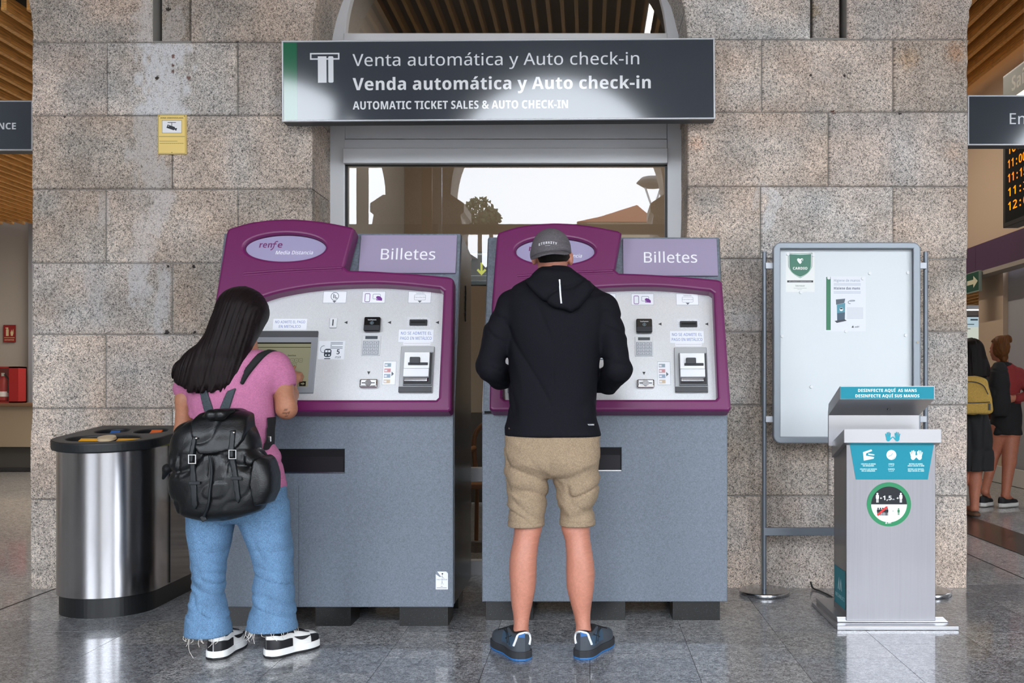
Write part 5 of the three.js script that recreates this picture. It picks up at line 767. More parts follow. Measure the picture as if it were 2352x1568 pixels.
const pink = std({ map: weave(180, 108, 144, 0.16), roughness: 0.85 }), denim = std({ map: denimT, roughness: 0.85 }), jacketM = phys({ map: weave(22, 22, 28, 0.3), roughness: 0.75, specularIntensity: 0.22 }), khaki = std({ map: weave(150, 130, 106, 0.2, 1.2, 2), roughness: 0.88 });
const leatherB = dataTex(512, 512, (x, y, c) => { const v = 128 + 60 * (nB(x / 3, y / 3) - 0.5) + 150 * (nA(x / 22, y / 30) - 0.5) * (nC(x / 60, y / 60)); c[0] = c[1] = c[2] = v; }, false);
const leather = phys({ color: 0x0e1012, roughness: 0.34, specularIntensity: 0.8, bumpMap: leatherB, bumpScale: 0.0011 }), leatherTrim = phys({ color: 0x1b1f22, roughness: 0.45, specularIntensity: 0.7 }), webbing = std({ map: weave(58, 66, 72, 0.3), roughness: 0.8 }), blackCloth = std({ map: weave(20, 20, 22, 0.3), roughness: 0.85 });
const hairT = dataTex(512, 512, (x, y, c) => { const k = 0.55 + 0.9 * nB(x / 1.6, y / 70) * (0.6 + 0.8 * nA(x / 9, y / 120)); c[0] = c[1] = c[2] = 255 * Math.min(1, k); });
const hairM = (c) => phys({ map: hairT, color: c, roughness: 0.55, specularIntensity: 0.3 });
const whiteThread = std({ color: 0xd9d3cb, roughness: 0.9 });
// ---------------------------------------------------------------- woman with the backpack
{
  const z = 1.36, g0 = W(555, 1500, z), t = figure('person', 'woman in pink shirt and blue jeans with long dark hair using a ticket machine', [g0.x, 0, z]), P = t.position;
  // body
  const hand = W(668, 878, 1.005), elbow = W(658, 938, 1.34);
  const touch = W(684, 852, 0.93);
  const armR = [W(634, 838, z), W(648, 885, 1.355), elbow], foreR = [elbow, W(664, 905, 1.18), hand];
  const armL = [W(436, 862, z), W(424, 920, 1.37), W(420, 990, 1.36)], foreL = [W(420, 990, 1.36), W(440, 1005, 1.22), W(470, 1010, 1.1)];
  const hd = W(560, 722, 1.345);
  const body = field([
    ...headPrims(hd, 1, -0.25, -0.3), cone(W(560, 750, 1.36), W(562, 812, 1.37), 0.05, 0.056),
    stack([[806, 520, 600, 1.36, 0.05], [840, 450, 640, 1.36, 0.085], [900, 446, 622, 1.36, 0.1], [1000, 448, 615, 1.36, 0.09], [1080, 440, 645, 1.36, 0.11], [1180, 446, 655, 1.37, 0.1]], z),
    ...chain(armR, [0.046, 0.043, 0.043]), ...chain(foreR, [0.043, 0.038, 0.026]), ...chain(armL, [0.044, 0.036, 0.034]), ...chain(foreL, [0.034, 0.03, 0.024]),
    ...handPrims(hand, touch.clone().sub(hand), V(-1, 0.3, 0), 0.9, [0.1, 0.9, 1.1, 1.2]), ...handPrims(W(472, 1010, 1.09), V(0.4, -0.2, -1), V(1, 0.4, 0), 0.9),
    ...chain([W(490, 1180, 1.38), W(484, 1330, 1.38), W(497, 1462, 1.4)], [0.065, 0.046, 0.03]), ...chain([W(612, 1180, 1.36), W(630, 1330, 1.37), W(640, 1460, 1.36)], [0.065, 0.046, 0.03]),
    cone(W(497, 1462, 1.4), V(-1.57, 0.05, 1.27), 0.03, 0.026), cone(W(640, 1460, 1.36), V(-1.28, 0.05, 1.28), 0.03, 0.026),
  ], 0.02);
  const bg = net(body, 0.0075, 4), bp = bg.attributes.position, col = new Float32Array(bp.count * 3).fill(1), tat = W(657, 948, 1.38);
  for (let i = 0; i < bp.count; i++) { const dx = (bp.getX(i) - tat.x) / 0.013, dy = (bp.getY(i) - tat.y) / 0.015, q = Math.hypot(dx, dy); if (q < 1.2 && bp.getZ(i) > 1.3 && (q < 0.45 || Math.cos(Math.atan2(dy, dx) * 4) > 0.1)) for (let c = 0; c < 3; c++) col[i * 3 + c] = 0.3; } // small inked flower above the elbow
  bg.setAttribute('color', new THREE.BufferAttribute(col, 3));
  addTo(t, 'body', bg, skinA);
  // shirt
  const shirtRaw = field([
    stack([[803, 548, 604, 1.36, 0.05], [815, 500, 640, 1.36, 0.08], [835, 448, 655, 1.36, 0.105], [865, 430, 652, 1.36, 0.12], [905, 434, 632, 1.36, 0.125], [960, 438, 625, 1.36, 0.12], [1005, 440, 621, 1.36, 0.115], [1045, 436, 638, 1.36, 0.125], [1085, 432, 650, 1.365, 0.135], [1121, 430, 657, 1.37, 0.14]], z, { round: 0.01 }),
    ...chain([W(632, 838, z), W(645, 865, 1.35), W(652, 884, 1.345)], [0.058, 0.054, 0.05]), ...chain([W(446, 862, z), W(424, 892, 1.36)], [0.056, 0.047]),
  ], 0.022);
  const cutR = { bb: shirtRaw.bb, d(x, y, zz) { const a = W(628, 906, z), b = W(675, 881, z), nx = -(b.y - a.y), ny = b.x - a.x, l = Math.hypot(nx, ny); const s = ((x - a.x) * nx + (y - a.y) * ny) / l; return x > WX(628, z) - 0.001 && y < WY(860, z) && y > WY(960, z) ? s : 1; } };
  const cutL = { bb: shirtRaw.bb, d(x, y) { return x < WX(436, z) ? y - WY(914, z) + (x - WX(420, z)) * 0.2 : 1; } };
  const shirt = bent(minus(minus(shirtRaw, cutR, 0.002), cutL, 0.002), (x, y, zz) => folds(x, y, zz, 9, 14, 0.006) * sm(WY(900, z), WY(1080, z), y) + folds(x, y, zz, 16, 7, 0.005) * (x > WX(600, z) ? 1 : 0.4) - 0.002);
  addTo(t, 'shirt', net(shirt, 0.007, 4, (x) => x > WX(636, z) ? [WX(660, z), 1.3, 0.06] : [WX(535, z), 1.36, 0.16]), pink);
  // jeans
  const jeans = bent(field([
    stack([[1090, 438, 652, 1.37, 0.12], [1130, 436, 657, 1.37, 0.13], [1165, 437, 661, 1.375, 0.128], [1195, 440, 664, 1.375, 0.1]], z),
    stack([[1170, 440, 548, 1.38, 0.11], [1198, 439, 540, 1.385, 0.11], [1240, 442, 532, 1.385, 0.1], [1283, 446, 522, 1.385, 0.09], [1325, 446, 520, 1.385, 0.085], [1353, 445, 521, 1.385, 0.085], [1381, 442, 524, 1.385, 0.088], [1409, 438, 530, 1.388, 0.094], [1432, 436, 533, 1.39, 0.098], [1450, 435, 535, 1.39, 0.1]], z, { round: 0.004 }),
    stack([[1150, 560, 661, 1.37, 0.11], [1190, 552, 665, 1.37, 0.11], [1226, 563, 668, 1.365, 0.1], [1268, 578, 671, 1.36, 0.092], [1310, 585, 673, 1.36, 0.088], [1339, 584, 674, 1.36, 0.088], [1381, 581, 676, 1.36, 0.09], [1418, 573, 677, 1.36, 0.1], [1442, 568, 682, 1.36, 0.106]], z, { round: 0.004 }),
  ], 0.018), (x, y, zz) => { const k = sm(WY(1270, z), WY(1320, z), y) * sm(WY(1445, z), WY(1400, z), y) ; return folds(x, y + (x * 0.35), zz, 6, 26, 0.008) * k + folds(x + y * 0.4, y, zz, 12, 5, 0.004) - 0.001; });
  addTo(t, 'jeans', net(jeans, 0.0065, 2.2, (x, y) => y > WY(1185, z) ? [WX(550, z), 1.37, 0.17] : x < WX(546, z) ? [WX(486, z), 1.385, 0.09] : [WX(625, z), 1.365, 0.1]), denim);
  const threads = []; for (let i = 0; i < 46; i++) { const left = i < 23, a = rr(-2.9, 2.9), rx = left ? 0.094 : 0.107, rz = left ? 0.1 : 0.106, c = left ? [WX(485, z), 1.39, WY(1450, z)] : [WX(625, z), 1.36, WY(1442, z)], x = c[0] + rx * Math.sin(a) * 0.98, q = c[1] + rz * Math.cos(a) * 0.98, l = rr(0.012, 0.045) * (rnd() > 0.9 ? 2 : 1); threads.push(tube([[x, c[2] + 0.01, q], [x + rr(-0.01, 0.01), c[2] - l * 0.5, q + 0.006], [x + rr(-0.016, 0.016), Math.max(0.004, c[2] - l), q + rr(-0.006, 0.012)]], 0.0011, 6, 4)); }
  addTo(t, 'frayed_hem', merge(threads), whiteThread);
  // hair
  const hair = bent(stack([[657, 548, 566, 1.35, 0.02], [661, 536, 576, 1.35, 0.055], [667, 525, 588, 1.355, 0.078], [675, 516, 597, 1.36, 0.092], [695, 504, 612, 1.37, 0.11], [714, 499, 618, 1.375, 0.116], [732, 493, 616, 1.38, 0.118], [751, 488, 608, 1.39, 0.112], [770, 482, 600, 1.4, 0.105], [788, 471, 593, 1.415, 0.095], [806, 451, 587, 1.43, 0.082], [825, 433, 580, 1.44, 0.07], [843, 418, 574, 1.45, 0.062], [862, 418, 568, 1.455, 0.056], [880, 428, 560, 1.46, 0.05], [900, 455, 545, 1.462, 0.045]], z, { round: 0.003 }),
    (x, y, zz) => { const lean = (x + (y - 1.2) * -0.28) * 1; return (nB(lean * 210 + 50, y * 5 + 9) - 0.5) * 0.005 + (nA(lean * 70, y * 3 + 3) - 0.5) * 0.007 * sm(1.36, 1.22, y) + (y < WY(880, z) ? (nB(lean * 150, 3) - 0.3) * 0.02 * sm(WY(880, z), WY(900, z), y) : 0); });
  addTo(t, 'hair', net(hair, 0.0036, 3), hairM(0x1c1415));
  // sneakers
  const wl_ = dbl({ color: 0xe6e5e2, roughness: 0.5 }), bk = dbl({ color: 0x16161a, roughness: 0.5 }), lace = std({ color: 0x17171a, roughness: 0.8 });
  for (const [h, e, tt] of [[[490, 1516, 1.46], V(-1.566, 0, 1.195), 0], [[612, 1510, 1.43], V(-1.212, 0, 1.222), 1]]) {
    const hw = V(WX(h[0], h[2]), 0, h[2]), s = shoe(t, P, 'sneaker', hw, e, { upper: wl_, mid: std({ color: 0xeeeeec, roughness: 0.5 }), outsole: std({ color: 0x1a1a1c, roughness: 0.6 }), w: 0.05, h: 1.12, sole: 0.03 });
    s.two('heel_overlay', bk, 0, 0.4, 0.0, (q) => lerp(0.16, 0.1, q / 0.4) * Math.PI); s.two('ankle_overlay', bk, 0.0, 0.44, (q) => lerp(0.27, 0.2, q / 0.44) * Math.PI, 0.36 * Math.PI); s.two('toe_overlay', bk, 0.74, 0.998, 0, (q) => 0.24 * Math.PI); s.two('eyestay', bk, 0.42, 0.76, (q) => lerp(0.29, 0.33, (q - 0.42) / 0.34) * Math.PI, 0.4 * Math.PI); s.one('collar', bk, 0.0, 0.42, 0.3 * Math.PI, 0.7 * Math.PI, 0.004); { const lo = (q) => { const u = (q - 0.42) / 0.34; return Math.PI * (0.12 - 0.09 * Math.sin(u * Math.PI) + 0.08 * u); }; s.two('side_stripe', bk, 0.42, 0.76, lo, (q) => lo(q) + Math.PI * 0.075 * Math.sin(clamp((q - 0.42) / 0.34, 0, 1) * Math.PI) + 0.004, 0.0036); }
    for (let k = 0; k < 4; k++) s.lineOn('lace', lace, [[0.46 + k * 0.07, 0.34 * Math.PI], [0.48 + k * 0.07, 0.5 * Math.PI], [0.46 + k * 0.07, 0.66 * Math.PI]], 0.0032);
    const a = s.Sf(0.012, Math.PI * 0.4, 0.008), gl = new THREE.PlaneGeometry(0.03, 0.011).rotateY(-Math.PI / 2).translate(-0.0062, a.y, 0); mesh('heel_print', s.place(gl), print(canvasTex(96, 36, (g, w, hh) => { g.fillStyle = '#16161a'; g.fillRect(0, 0, w, hh); text(g, 'NIKE', 48, 30, 30, '#f0f0f0', 'bold', 'center', 80); })), s.grp);
  }
  // backpack on her back: a thing of its own
  const zb = 1.6, b0 = thing('backpack', 'black leather backpack with flap and buckles worn by the woman in pink', 'backpack', [WX(505, zb), 0.55, zb]), B = (n, f, c, m, par) => { const gg = net(f, c, 3); return mesh(n, gg.translate(-b0.position.x, -b0.position.y, -b0.position.z), m, par ?? b0); };
  const packRaw = field([stack([[944, 462, 556, 1.55, 0.05], [958, 446, 564, 1.56, 0.075], [973, 416, 570, 1.565, 0.086], [992, 401, 579, 1.57, 0.094], [1010, 396, 586, 1.57, 0.098], [1030, 395, 594, 1.575, 0.1], [1047, 394, 604, 1.575, 0.102], [1066, 393, 614, 1.575, 0.104], [1100, 390, 623, 1.575, 0.106], [1121, 393, 622, 1.575, 0.106], [1140, 398, 616, 1.575, 0.105], [1158, 404, 609, 1.575, 0.1], [1176, 412, 594, 1.575, 0.09], [1194, 440, 540, 1.57, 0.07]], zb, { n: 3, round: 0.03 })], 0.03);
  const pack = bent(packRaw, (x, y, zz) => folds(x + y * 0.3, y, zz, 7, 6, 0.01) + folds(x, y, zz, 18, 5, 0.009) * sm(WY(1110, zb), WY(1060, zb), y) * sm(WY(1030, zb), WY(1050, zb), y) + folds(x - y * 0.5, y, zz, 12, 12, 0.004));
  B('bag', pack, 0.006, leather);
  const zk = 1.6, zq = 1.672;
  B('flap', bent(patch(packRaw, [[450, 950], [480, 940], [530, 938], [563, 944], [565, 985], [560, 1010], [548, 1028], [522, 1036], [492, 1041], [466, 1040], [454, 1022], [444, 992], [440, 968]], zq - 0.02, 0.02, zk - 0.06, 0.03, 0.006), (x, y, zz) => folds(x, y, zz, 9, 9, 0.004)), 0.005, leather);
  B('roll_handle', field(chain([W(466, 962, 1.63), W(484, 953, 1.665), W(508, 952, 1.67), W(534, 944, 1.64)], [0.012, 0.018, 0.018, 0.01]), 0.02), 0.005, leather);
  const onP = (px, py, o) => { let q = 1.8, c; do { q -= 0.002; c = W(px, py, q); } while (packRaw.d(c.x, c.y, q) > o && q > 1.4); return V(c.x, c.y, q); };
  for (const [pts, tip, bk2, kp, sp] of [[[[446, 1002], [456, 1001], [449, 1060], [437, 1060]], [[438, 1060], [450, 1060], [455, 1110], [456, 1160], [449, 1171], [442, 1160], [440, 1110]], [442, 1054], [447, 1109], [451, 1006]], [[[531, 988], [542, 987], [541, 1050], [528, 1050]], [[528, 1050], [541, 1050], [550, 1100], [554, 1145], [549, 1156], [543, 1146], [538, 1100]], [534.5, 1043], [543, 1098], [537, 993]]]) {
    B('closing_strap', field([patch(packRaw, pts, zq, 0.028, zk, 0.03, 0.002), patch(packRaw, tip, zq, 0.012, zk, 0.016, 0.002)], 0.004), 0.0042, leatherTrim);
    const fr = extrude([[-0.016, -0.019], [0.016, -0.019], [0.016, 0.019], [-0.016, 0.019]], 0.005, 0.0012, [[[-0.0115, -0.0145], [-0.0115, 0.0145], [0.0115, 0.0145], [0.0115, -0.0145]]], 1); mesh('buckle', fr.translate(...onP(...bk2, 0.03).sub(b0.position).toArray()), chrome, b0);
    mesh('keeper', rbox(0.044, 0.013, 0.008, 0.002).translate(...onP(...kp, 0.014).sub(b0.position).toArray()), leatherTrim, b0);
    mesh('stud', new THREE.SphereGeometry(0.0055, 12, 8).translate(...onP(...sp, 0.031).sub(b0.position).toArray()), chrome, b0);
  }
  const onPack = (px, py, o) => onP(px, py, o).sub(b0.position);
  mesh('drawstring', tube([onPack(482, 1046, 0.02), onPack(486, 1085, 0.012), onPack(482, 1125, 0.01), onPack(478, 1160, 0.01), onPack(468, 1186, 0.012)], 0.0055, 24), leatherTrim, b0); mesh('drawstring_end', rbox(0.022, 0.024, 0.014, 0.004).rotateZ(0.5).translate(...onPack(468, 1190, 0.014).toArray()), leatherTrim, b0);
  B('side_pocket_flap', field(chain([W(402, 1068, 1.6), W(384, 1076, 1.59), W(375, 1098, 1.585)], [0.02, 0.018, 0.007]), 0.012), 0.005, leather);
  B('side_pocket', patch(packRaw, [[590, 1054], [604, 1046], [620, 1052], [629, 1090], [628, 1130], [614, 1156], [592, 1160], [584, 1110]], 1.62, 0.014, 1.52, 0.03, 0.008), 0.0055, leather);
  // straps over the shirt
  const sh2 = shirtRaw;
  B('shoulder_strap', patch(sh2, [[455, 868], [470, 862], [497, 944], [476, 952]], z + 0.1, 0.012, 1.36, 0.016, 0.002), 0.005, webbing); B('shoulder_strap', patch(sh2, [[528, 898], [548, 890], [530, 946], [506, 948]], z + 0.1, 0.012, 1.36, 0.016, 0.002), 0.005, webbing);
  B('shoulder_strap', patch(field([sh2, hair], 0.01), [[592, 812], [604, 800], [618, 803], [600, 830], [578, 862], [566, 884], [561, 880], [572, 845]], z + 0.08, 0.016, 1.3, 0.022, 0.003), 0.005, blackCloth);
  B('lower_strap', patch(sh2, [[619, 958], [626, 958], [622, 1032], [613, 1032]], z + 0.03, 0.012, 1.34, 0.02, 0.002), 0.005, blackCloth); { const c = W(619, 1008, 1.46); mesh('strap_buckle', rbox(0.016, 0.024, 0.01, 0.003, c.x - b0.position.x, c.y - b0.position.y, c.z - b0.position.z), chrome, b0); }
}
// ---------------------------------------------------------------- man in the dark jacket
{
  const z = 1.33, g0 = W(1270, 1500, z), t = figure('person', 'man in grey cap, black hooded jacket and khaki shorts using a ticket machine', [g0.x, 0, z]), P = t.position;
  const hd = W(1268, 590, 1.315);
  const legs = [
    stack([[1150, 1184, 1244, 1.34, 0.065], [1190, 1181, 1246, 1.34, 0.065], [1212, 1180, 1245, 1.345, 0.066], [1241, 1177.5, 1238, 1.355, 0.062], [1275, 1171, 1233.5, 1.37, 0.063], [1311, 1170, 1232, 1.378, 0.062], [1348, 1172, 1230, 1.385, 0.057], [1385, 1175, 1223, 1.39, 0.048], [1415, 1180, 1217, 1.395, 0.04], [1441, 1180, 1214, 1.4, 0.04], [1470, 1176, 1216, 1.4, 0.046]], 1.38, { n: 2 }),
    stack([[1150, 1294, 1350, 1.34, 0.065], [1190, 1290, 1354, 1.34, 0.065], [1212, 1288, 1354, 1.345, 0.066], [1241, 1297, 1356, 1.355, 0.062], [1275, 1300, 1361.5, 1.37, 0.063], [1311, 1300, 1366, 1.378, 0.062], [1348, 1302, 1364, 1.385, 0.057], [1385, 1311, 1359, 1.388, 0.048], [1415, 1319, 1356, 1.39, 0.04], [1441, 1323, 1357, 1.395, 0.04], [1470, 1320, 1360, 1.395, 0.046]], 1.38, { n: 2 })];
  const wl1 = W(1206, 872, 1.03), wr1 = W(1336, 880, 1.03);
  const body = field([
    ...headPrims(hd, 1.02, 0.12, -0.35), cone(W(1270, 618, 1.335), W(1272, 668, 1.34), 0.058, 0.066),
    stack([[660, 1215, 1340, 1.33, 0.06], [700, 1175, 1385, 1.33, 0.09], [800, 1180, 1370, 1.33, 0.1], [900, 1182, 1362, 1.33, 0.095], [1000, 1170, 1368, 1.33, 0.11], [1080, 1172, 1366, 1.34, 0.11]], z),
    ...chain([W(1178, 712, z), W(1130, 846, 1.35), wl1], [0.05, 0.042, 0.03]), ...chain([W(1382, 712, z), W(1418, 852, 1.35), wr1], [0.05, 0.042, 0.03]),
    ...handPrims(wl1, V(0.35, 0.1, -1), V(1, 0.6, 0), 1.02), ...handPrims(wr1, V(-0.35, 0.1, -1), V(-1, 0.6, 0), 1.02), ...legs,
    cone(W(1196, 1462, 1.4), V(-0.33, 0.055, 1.33), 0.036, 0.03), cone(W(1340, 1462, 1.4), V(0.02, 0.055, 1.32), 0.036, 0.03),
    cone(W(1215, 1120, 1.34), W(1213, 1170, 1.34), 0.06, 0.058), cone(W(1325, 1120, 1.34), W(1325, 1170, 1.34), 0.06, 0.058),
  ], 0.018);
  addTo(t, 'body', net(body, 0.0075, 4), skinB);
  // jacket
  const jackRaw = field([
    stack([[615, 1242, 1309, 1.345, 0.062], [626, 1228, 1323, 1.345, 0.078], [643, 1207, 1349, 1.34, 0.092], [659, 1180, 1368, 1.335, 0.105], [674, 1162, 1388, 1.33, 0.116], [692, 1156, 1398, 1.33, 0.124], [720, 1158, 1398, 1.33, 0.13], [760, 1163, 1390, 1.33, 0.134], [800, 1167, 1382, 1.33, 0.134], [850, 1169, 1376, 1.33, 0.13], [900, 1169, 1372, 1.33, 0.126], [950, 1166, 1374, 1.33, 0.13], [985, 1160, 1379, 1.335, 0.138], [1001, 1158, 1382, 1.335, 0.142]], z, { round: 0.006, n: 2.4 }),
    ...chain([W(1172, 706, z), W(1146, 765, 1.345), W(1124, 840, 1.365)], [0.066, 0.062, 0.056]), ...chain([W(1126, 846, 1.365), W(1150, 864, 1.24), W(1198, 868, 1.06)], [0.06, 0.056, 0.045]),
    ...chain([W(1386, 706, z), W(1402, 765, 1.345), W(1421, 845, 1.365)], [0.066, 0.062, 0.056]), ...chain([W(1420, 850, 1.365), W(1396, 874, 1.24), W(1346, 880, 1.06)], [0.06, 0.056, 0.045]),
  ], 0.02);
  const jack = bent(jackRaw, (x, y, zz) => { const arm = Math.max(sm(WX(1175, z), WX(1150, z), x), sm(WX(1375, z), WX(1395, z), x)); return folds(x + y * 0.5 * (x < WX(1270, z) ? 1 : -1), y, zz, 8, 4, 0.0055) * (1 - arm) + folds(x, y + x * 0.4, zz, 8, 15, 0.006) * arm - 0.001; });
  addTo(t, 'jacket', net(jack, 0.0068, 4, (x) => x < WX(1160, z) ? [WX(1135, z), 1.34, 0.06] : x > WX(1390, z) ? [WX(1412, z), 1.34, 0.06] : [WX(1270, z), 1.33, 0.17]), jacketM);
  const hoodP = patch(jackRaw, [[1236, 617], [1214, 636], [1208, 648], [1222, 668], [1246, 692], [1276, 708], [1312, 717], [1332, 708], [1352, 684], [1366, 660], [1352, 644], [1328, 630], [1312, 617]], z + 0.1, 0.034, 1.33, 0.05, 0.018);
  const hoodF = bent(hoodP, (x, y, zz) => folds(x - y * 0.4, y, zz, 11, 6, 0.009) + (nA(x * 22 + 5, y * 12) - 0.5) * 0.008);
  addTo(t, 'hood', net(hoodF, 0.006, 4), jacketM);
  const surf = (f, px, py, o) => { const c = W(px, py, 1.45); let q = 1.7; while (f.d(c.x, c.y, q) > o && q > 1.2) q -= 0.001; return V(c.x, c.y, q).sub(P); };
  { const p = [[1285.5, 643], [1286.5, 660], [1288, 680], [1290, 699]].map(([a, b]) => surf(hoodF, a, b, 0.002)); mesh('hood_stripe', tube(p, 0.0038, 16, 6), std({ color: 0xe9ecef, roughness: 0.4 }), t); }
  { const a = surf(jack, 1356, 975.5, 0.0015), q = new THREE.PlaneGeometry(0.036, 0.009).rotateY(0.28).translate(a.x, a.y, a.z + 0.003); mesh('hem_print', q, print(canvasTex(128, 32, (g, w, h) => { g.fillStyle = '#1d1d24'; g.fillRect(0, 0, w, h); text(g, 'SKECHERS', 64, 25, 24, '#e6e8ec', 'bold', 'center', 120); })), t); }
  // shorts
  const hipF = field([
    stack([[975, 1164, 1374, 1.335, 0.12], [1005, 1159, 1377, 1.335, 0.13], [1035, 1158, 1377, 1.345, 0.14], [1060, 1159, 1376, 1.35, 0.142], [1085, 1162, 1374, 1.345, 0.12], [1100, 1166, 1371, 1.34, 0.09]], z, { n: 2.5 }),
    stack([[1060, 1162, 1268, 1.35, 0.13], [1095, 1162, 1265, 1.345, 0.12], [1126, 1164, 1258, 1.34, 0.11], [1163, 1166, 1252, 1.34, 0.1], [1193, 1168, 1250, 1.34, 0.095], [1205, 1168, 1250, 1.34, 0.095]], z, { round: 0.004, n: 2.4 }),
    stack([[1060, 1262, 1376, 1.35, 0.13], [1095, 1266, 1374, 1.345, 0.12], [1126, 1276, 1372.5, 1.34, 0.11], [1163, 1282, 1368, 1.34, 0.1], [1193, 1286, 1366, 1.34, 0.095], [1203, 1286, 1366, 1.34, 0.095]], z, { round: 0.004, n: 2.4 }),
  ], 0.014);
  const shorts = bent(hipF, (x, y, zz) => { const m = sm(WY(1045, z), WY(1080, z), y) * sm(WY(1190, z), WY(1160, z), y), sgn = x < WX(1265, z) ? 1 : -1; return folds(x, y + x * 0.5 * sgn, zz, 7, 18, 0.011) * (0.35 + 0.65 * m) + folds(x + y, y, zz, 9, 5, 0.004) + 0.004 * Math.exp(-(((x - WX(1266, z)) / 0.004) ** 2)) * sm(WY(1100, z), WY(1070, z), y) - 0.001; });
  const shm = addTo(t, 'shorts', net(shorts, 0.0065, 3, (x, y) => y > WY(1095, z) ? [WX(1268, z), 1.34, 0.17] : x < WX(1268, z) ? [WX(1210, z), 1.34, 0.09] : [WX(1326, z), 1.34, 0.09]), khaki);
  for (const [a, b, y] of [[1167, 1251, 1198], [1285, 1367, 1196]]) addTo(t, 'hem', net(minus(stack([[y - 6, a, b, 1.34, 0.098], [y + 8, a, b, 1.34, 0.098]], z, { round: 0.003, n: 2.4 }), stack([[y - 12, a, b, 1.34, 0.086], [y + 14, a, b, 1.34, 0.086]], z, { grow: -0.012, n: 2.4 }), 0.002), 0.006, 3), khaki, shm);
  // cap worn backwards, its peak towards the lens
  const capC = W(1266, 578, 1.33), capM = std({ map: weave(92, 88, 92, 0.3), roughness: 0.9 });
  const crown = field([ell(V(capC.x, capC.y + 0.012, capC.z), V(0.086, 0.088, 0.104)), ell(V(capC.x - 0.004, capC.y - 0.02, capC.z), V(0.087, 0.06, 0.106))], 0.02);
  const crownCut = minus(crown, { bb: crown.bb, d: (x, y, zz) => y - (WY(590, z) + (x - capC.x) * 0.14 + (zz - z) * 0.1) }, 0.004);
  const cap = addTo(t, 'cap', net(crownCut, 0.0055, 5), capM);
  const bill = { bb: [capC.x - 0.12, capC.y - 0.1, 1.36, capC.x + 0.12, capC.y + 0.06, 1.52], d(x, y, zz) { const u = (x - capC.x + 0.003) / 0.084, v = (zz - 1.36) / 0.132, s = y - (capC.y + 0.006 - 0.034 * u * u - 0.34 * (zz - 1.38) + 0.13 * (x - capC.x)), q = (Math.hypot(u, v) - 1) * 0.07; return Math.max(Math.max(q, Math.abs(s) - 0.004), 1.375 - zz); } };
  addTo(t, 'cap_peak', net(bill, 0.0042, 5), capM, cap);
  { const nx = 16, ny = 4, pos = [], uv = [], ix = []; for (let j = 0; j <= ny; j++) for (let i = 0; i <= nx; i++) { const px = lerp(1233, 1282, i / nx), py = lerp(568, 549, j / ny) - Math.sin(i / nx * Math.PI) * 2 - (i / nx) * 2, v = surf(crown, px, py, 0.0016); pos.push(v.x, v.y, v.z); uv.push(i / nx, j / ny); if (i && j) { const k = j * (nx + 1) + i; ix.push(k - nx - 2, k - nx - 1, k, k - nx - 2, k, k - 1); } }
    const g = new THREE.BufferGeometry(); g.setAttribute('position', new THREE.Float32BufferAttribute(pos, 3)); g.setAttribute('uv', new THREE.Float32BufferAttribute(uv, 2)); g.setIndex(ix); g.computeVertexNormals();
    mesh('cap_lettering', g, print(canvasTex(320, 128, (c, w, h) => { c.clearRect(0, 0, w, h); 'ETERNITY'.split('').forEach((s, i) => { const u = (i - 3.5) / 4; text(c, s, 160 + (i - 3.5) * 36, 84 + u * u * 10, 54, '#d9dade', 'bold', 'center', 31); }); c.fillStyle = '#b9babe'; c.fillRect(120, 108, 80, 5); }), { alphaTest: 0.5 }), cap); }
  addTo(t, 'hair', net(patch(body, [[1230, 580], [1306, 576], [1309, 586], [1300, 597], [1284, 600], [1252, 602], [1238, 600]], z + 0.08, 0.005, 1.33, 0.012, 0.003), 0.0042, 4), hairM(0x17120f));
  // running shoes
  const up = dbl({ color: 0x41474f, roughness: 0.7 }), blue = dbl({ color: 0x1f5f9e, roughness: 0.5 }), wh = dbl({ color: 0xe4e8ea, roughness: 0.4 }), navy = dbl({ color: 0x3a5268, roughness: 0.6 }), dk = dbl({ color: 0x15171a, roughness: 0.7 });
  for (const [h, e, m] of [[[1206, 1518, 1.47], V(-0.402, 0, 1.205), 1], [[1333, 1515, 1.452], V(0.086, 0, 1.178), -1]]) {
    const hw = V(WX(h[0], h[2]), 0, h[2]), s = shoe(t, P, 'running_shoe', hw, e, { upper: up, mid: std({ color: 0x2b2d31, roughness: 0.8 }), outsole: std({ color: 0x2c69a4, roughness: 0.6 }), w: 0.052, h: 1.24, sole: 0.031, out: 0.007, flare: 1.08 }), pi = Math.PI, M = (a) => m > 0 ? a : pi - a;
    s.one('collar', dk, 0.03, 0.4, 0.34 * pi, 0.66 * pi, 0.004); s.two('side_overlay', navy, 0.1, 0.5, (q) => 0.04 * pi, (q) => (0.22 + 0.12 * (q - 0.1)) * pi, 0.002);
    for (const q of [0.2, 0.27]) s.lineOn('side_line', dk, [[q, 0.06 * pi], [q + 0.1, 0.2 * pi], [q + 0.24, 0.3 * pi]], 0.003), s.lineOn('side_line', dk, [[q, pi - 0.06 * pi], [q + 0.1, pi - 0.2 * pi], [q + 0.24, pi - 0.3 * pi]], 0.003);
    s.lineOn('side_line', dk, [[0.2, 0.24 * pi], [0.36, 0.1 * pi]], 0.003); s.lineOn('side_line', dk, [[0.2, pi - 0.24 * pi], [0.36, pi - 0.1 * pi]], 0.003);
    s.lineOn('heel_line', wh, [[0.1, M(0.06 * pi)], [0.07, M(0.16 * pi)], [0.06, M(0.3 * pi)], [0.03, M(0.42 * pi)], [0.03, M(0.56 * pi)], [0.06, M(0.7 * pi)], [0.1, M(0.8 * pi)], [0.17, M(0.86 * pi)], [0.22, M(0.95 * pi)]], 0.0055);
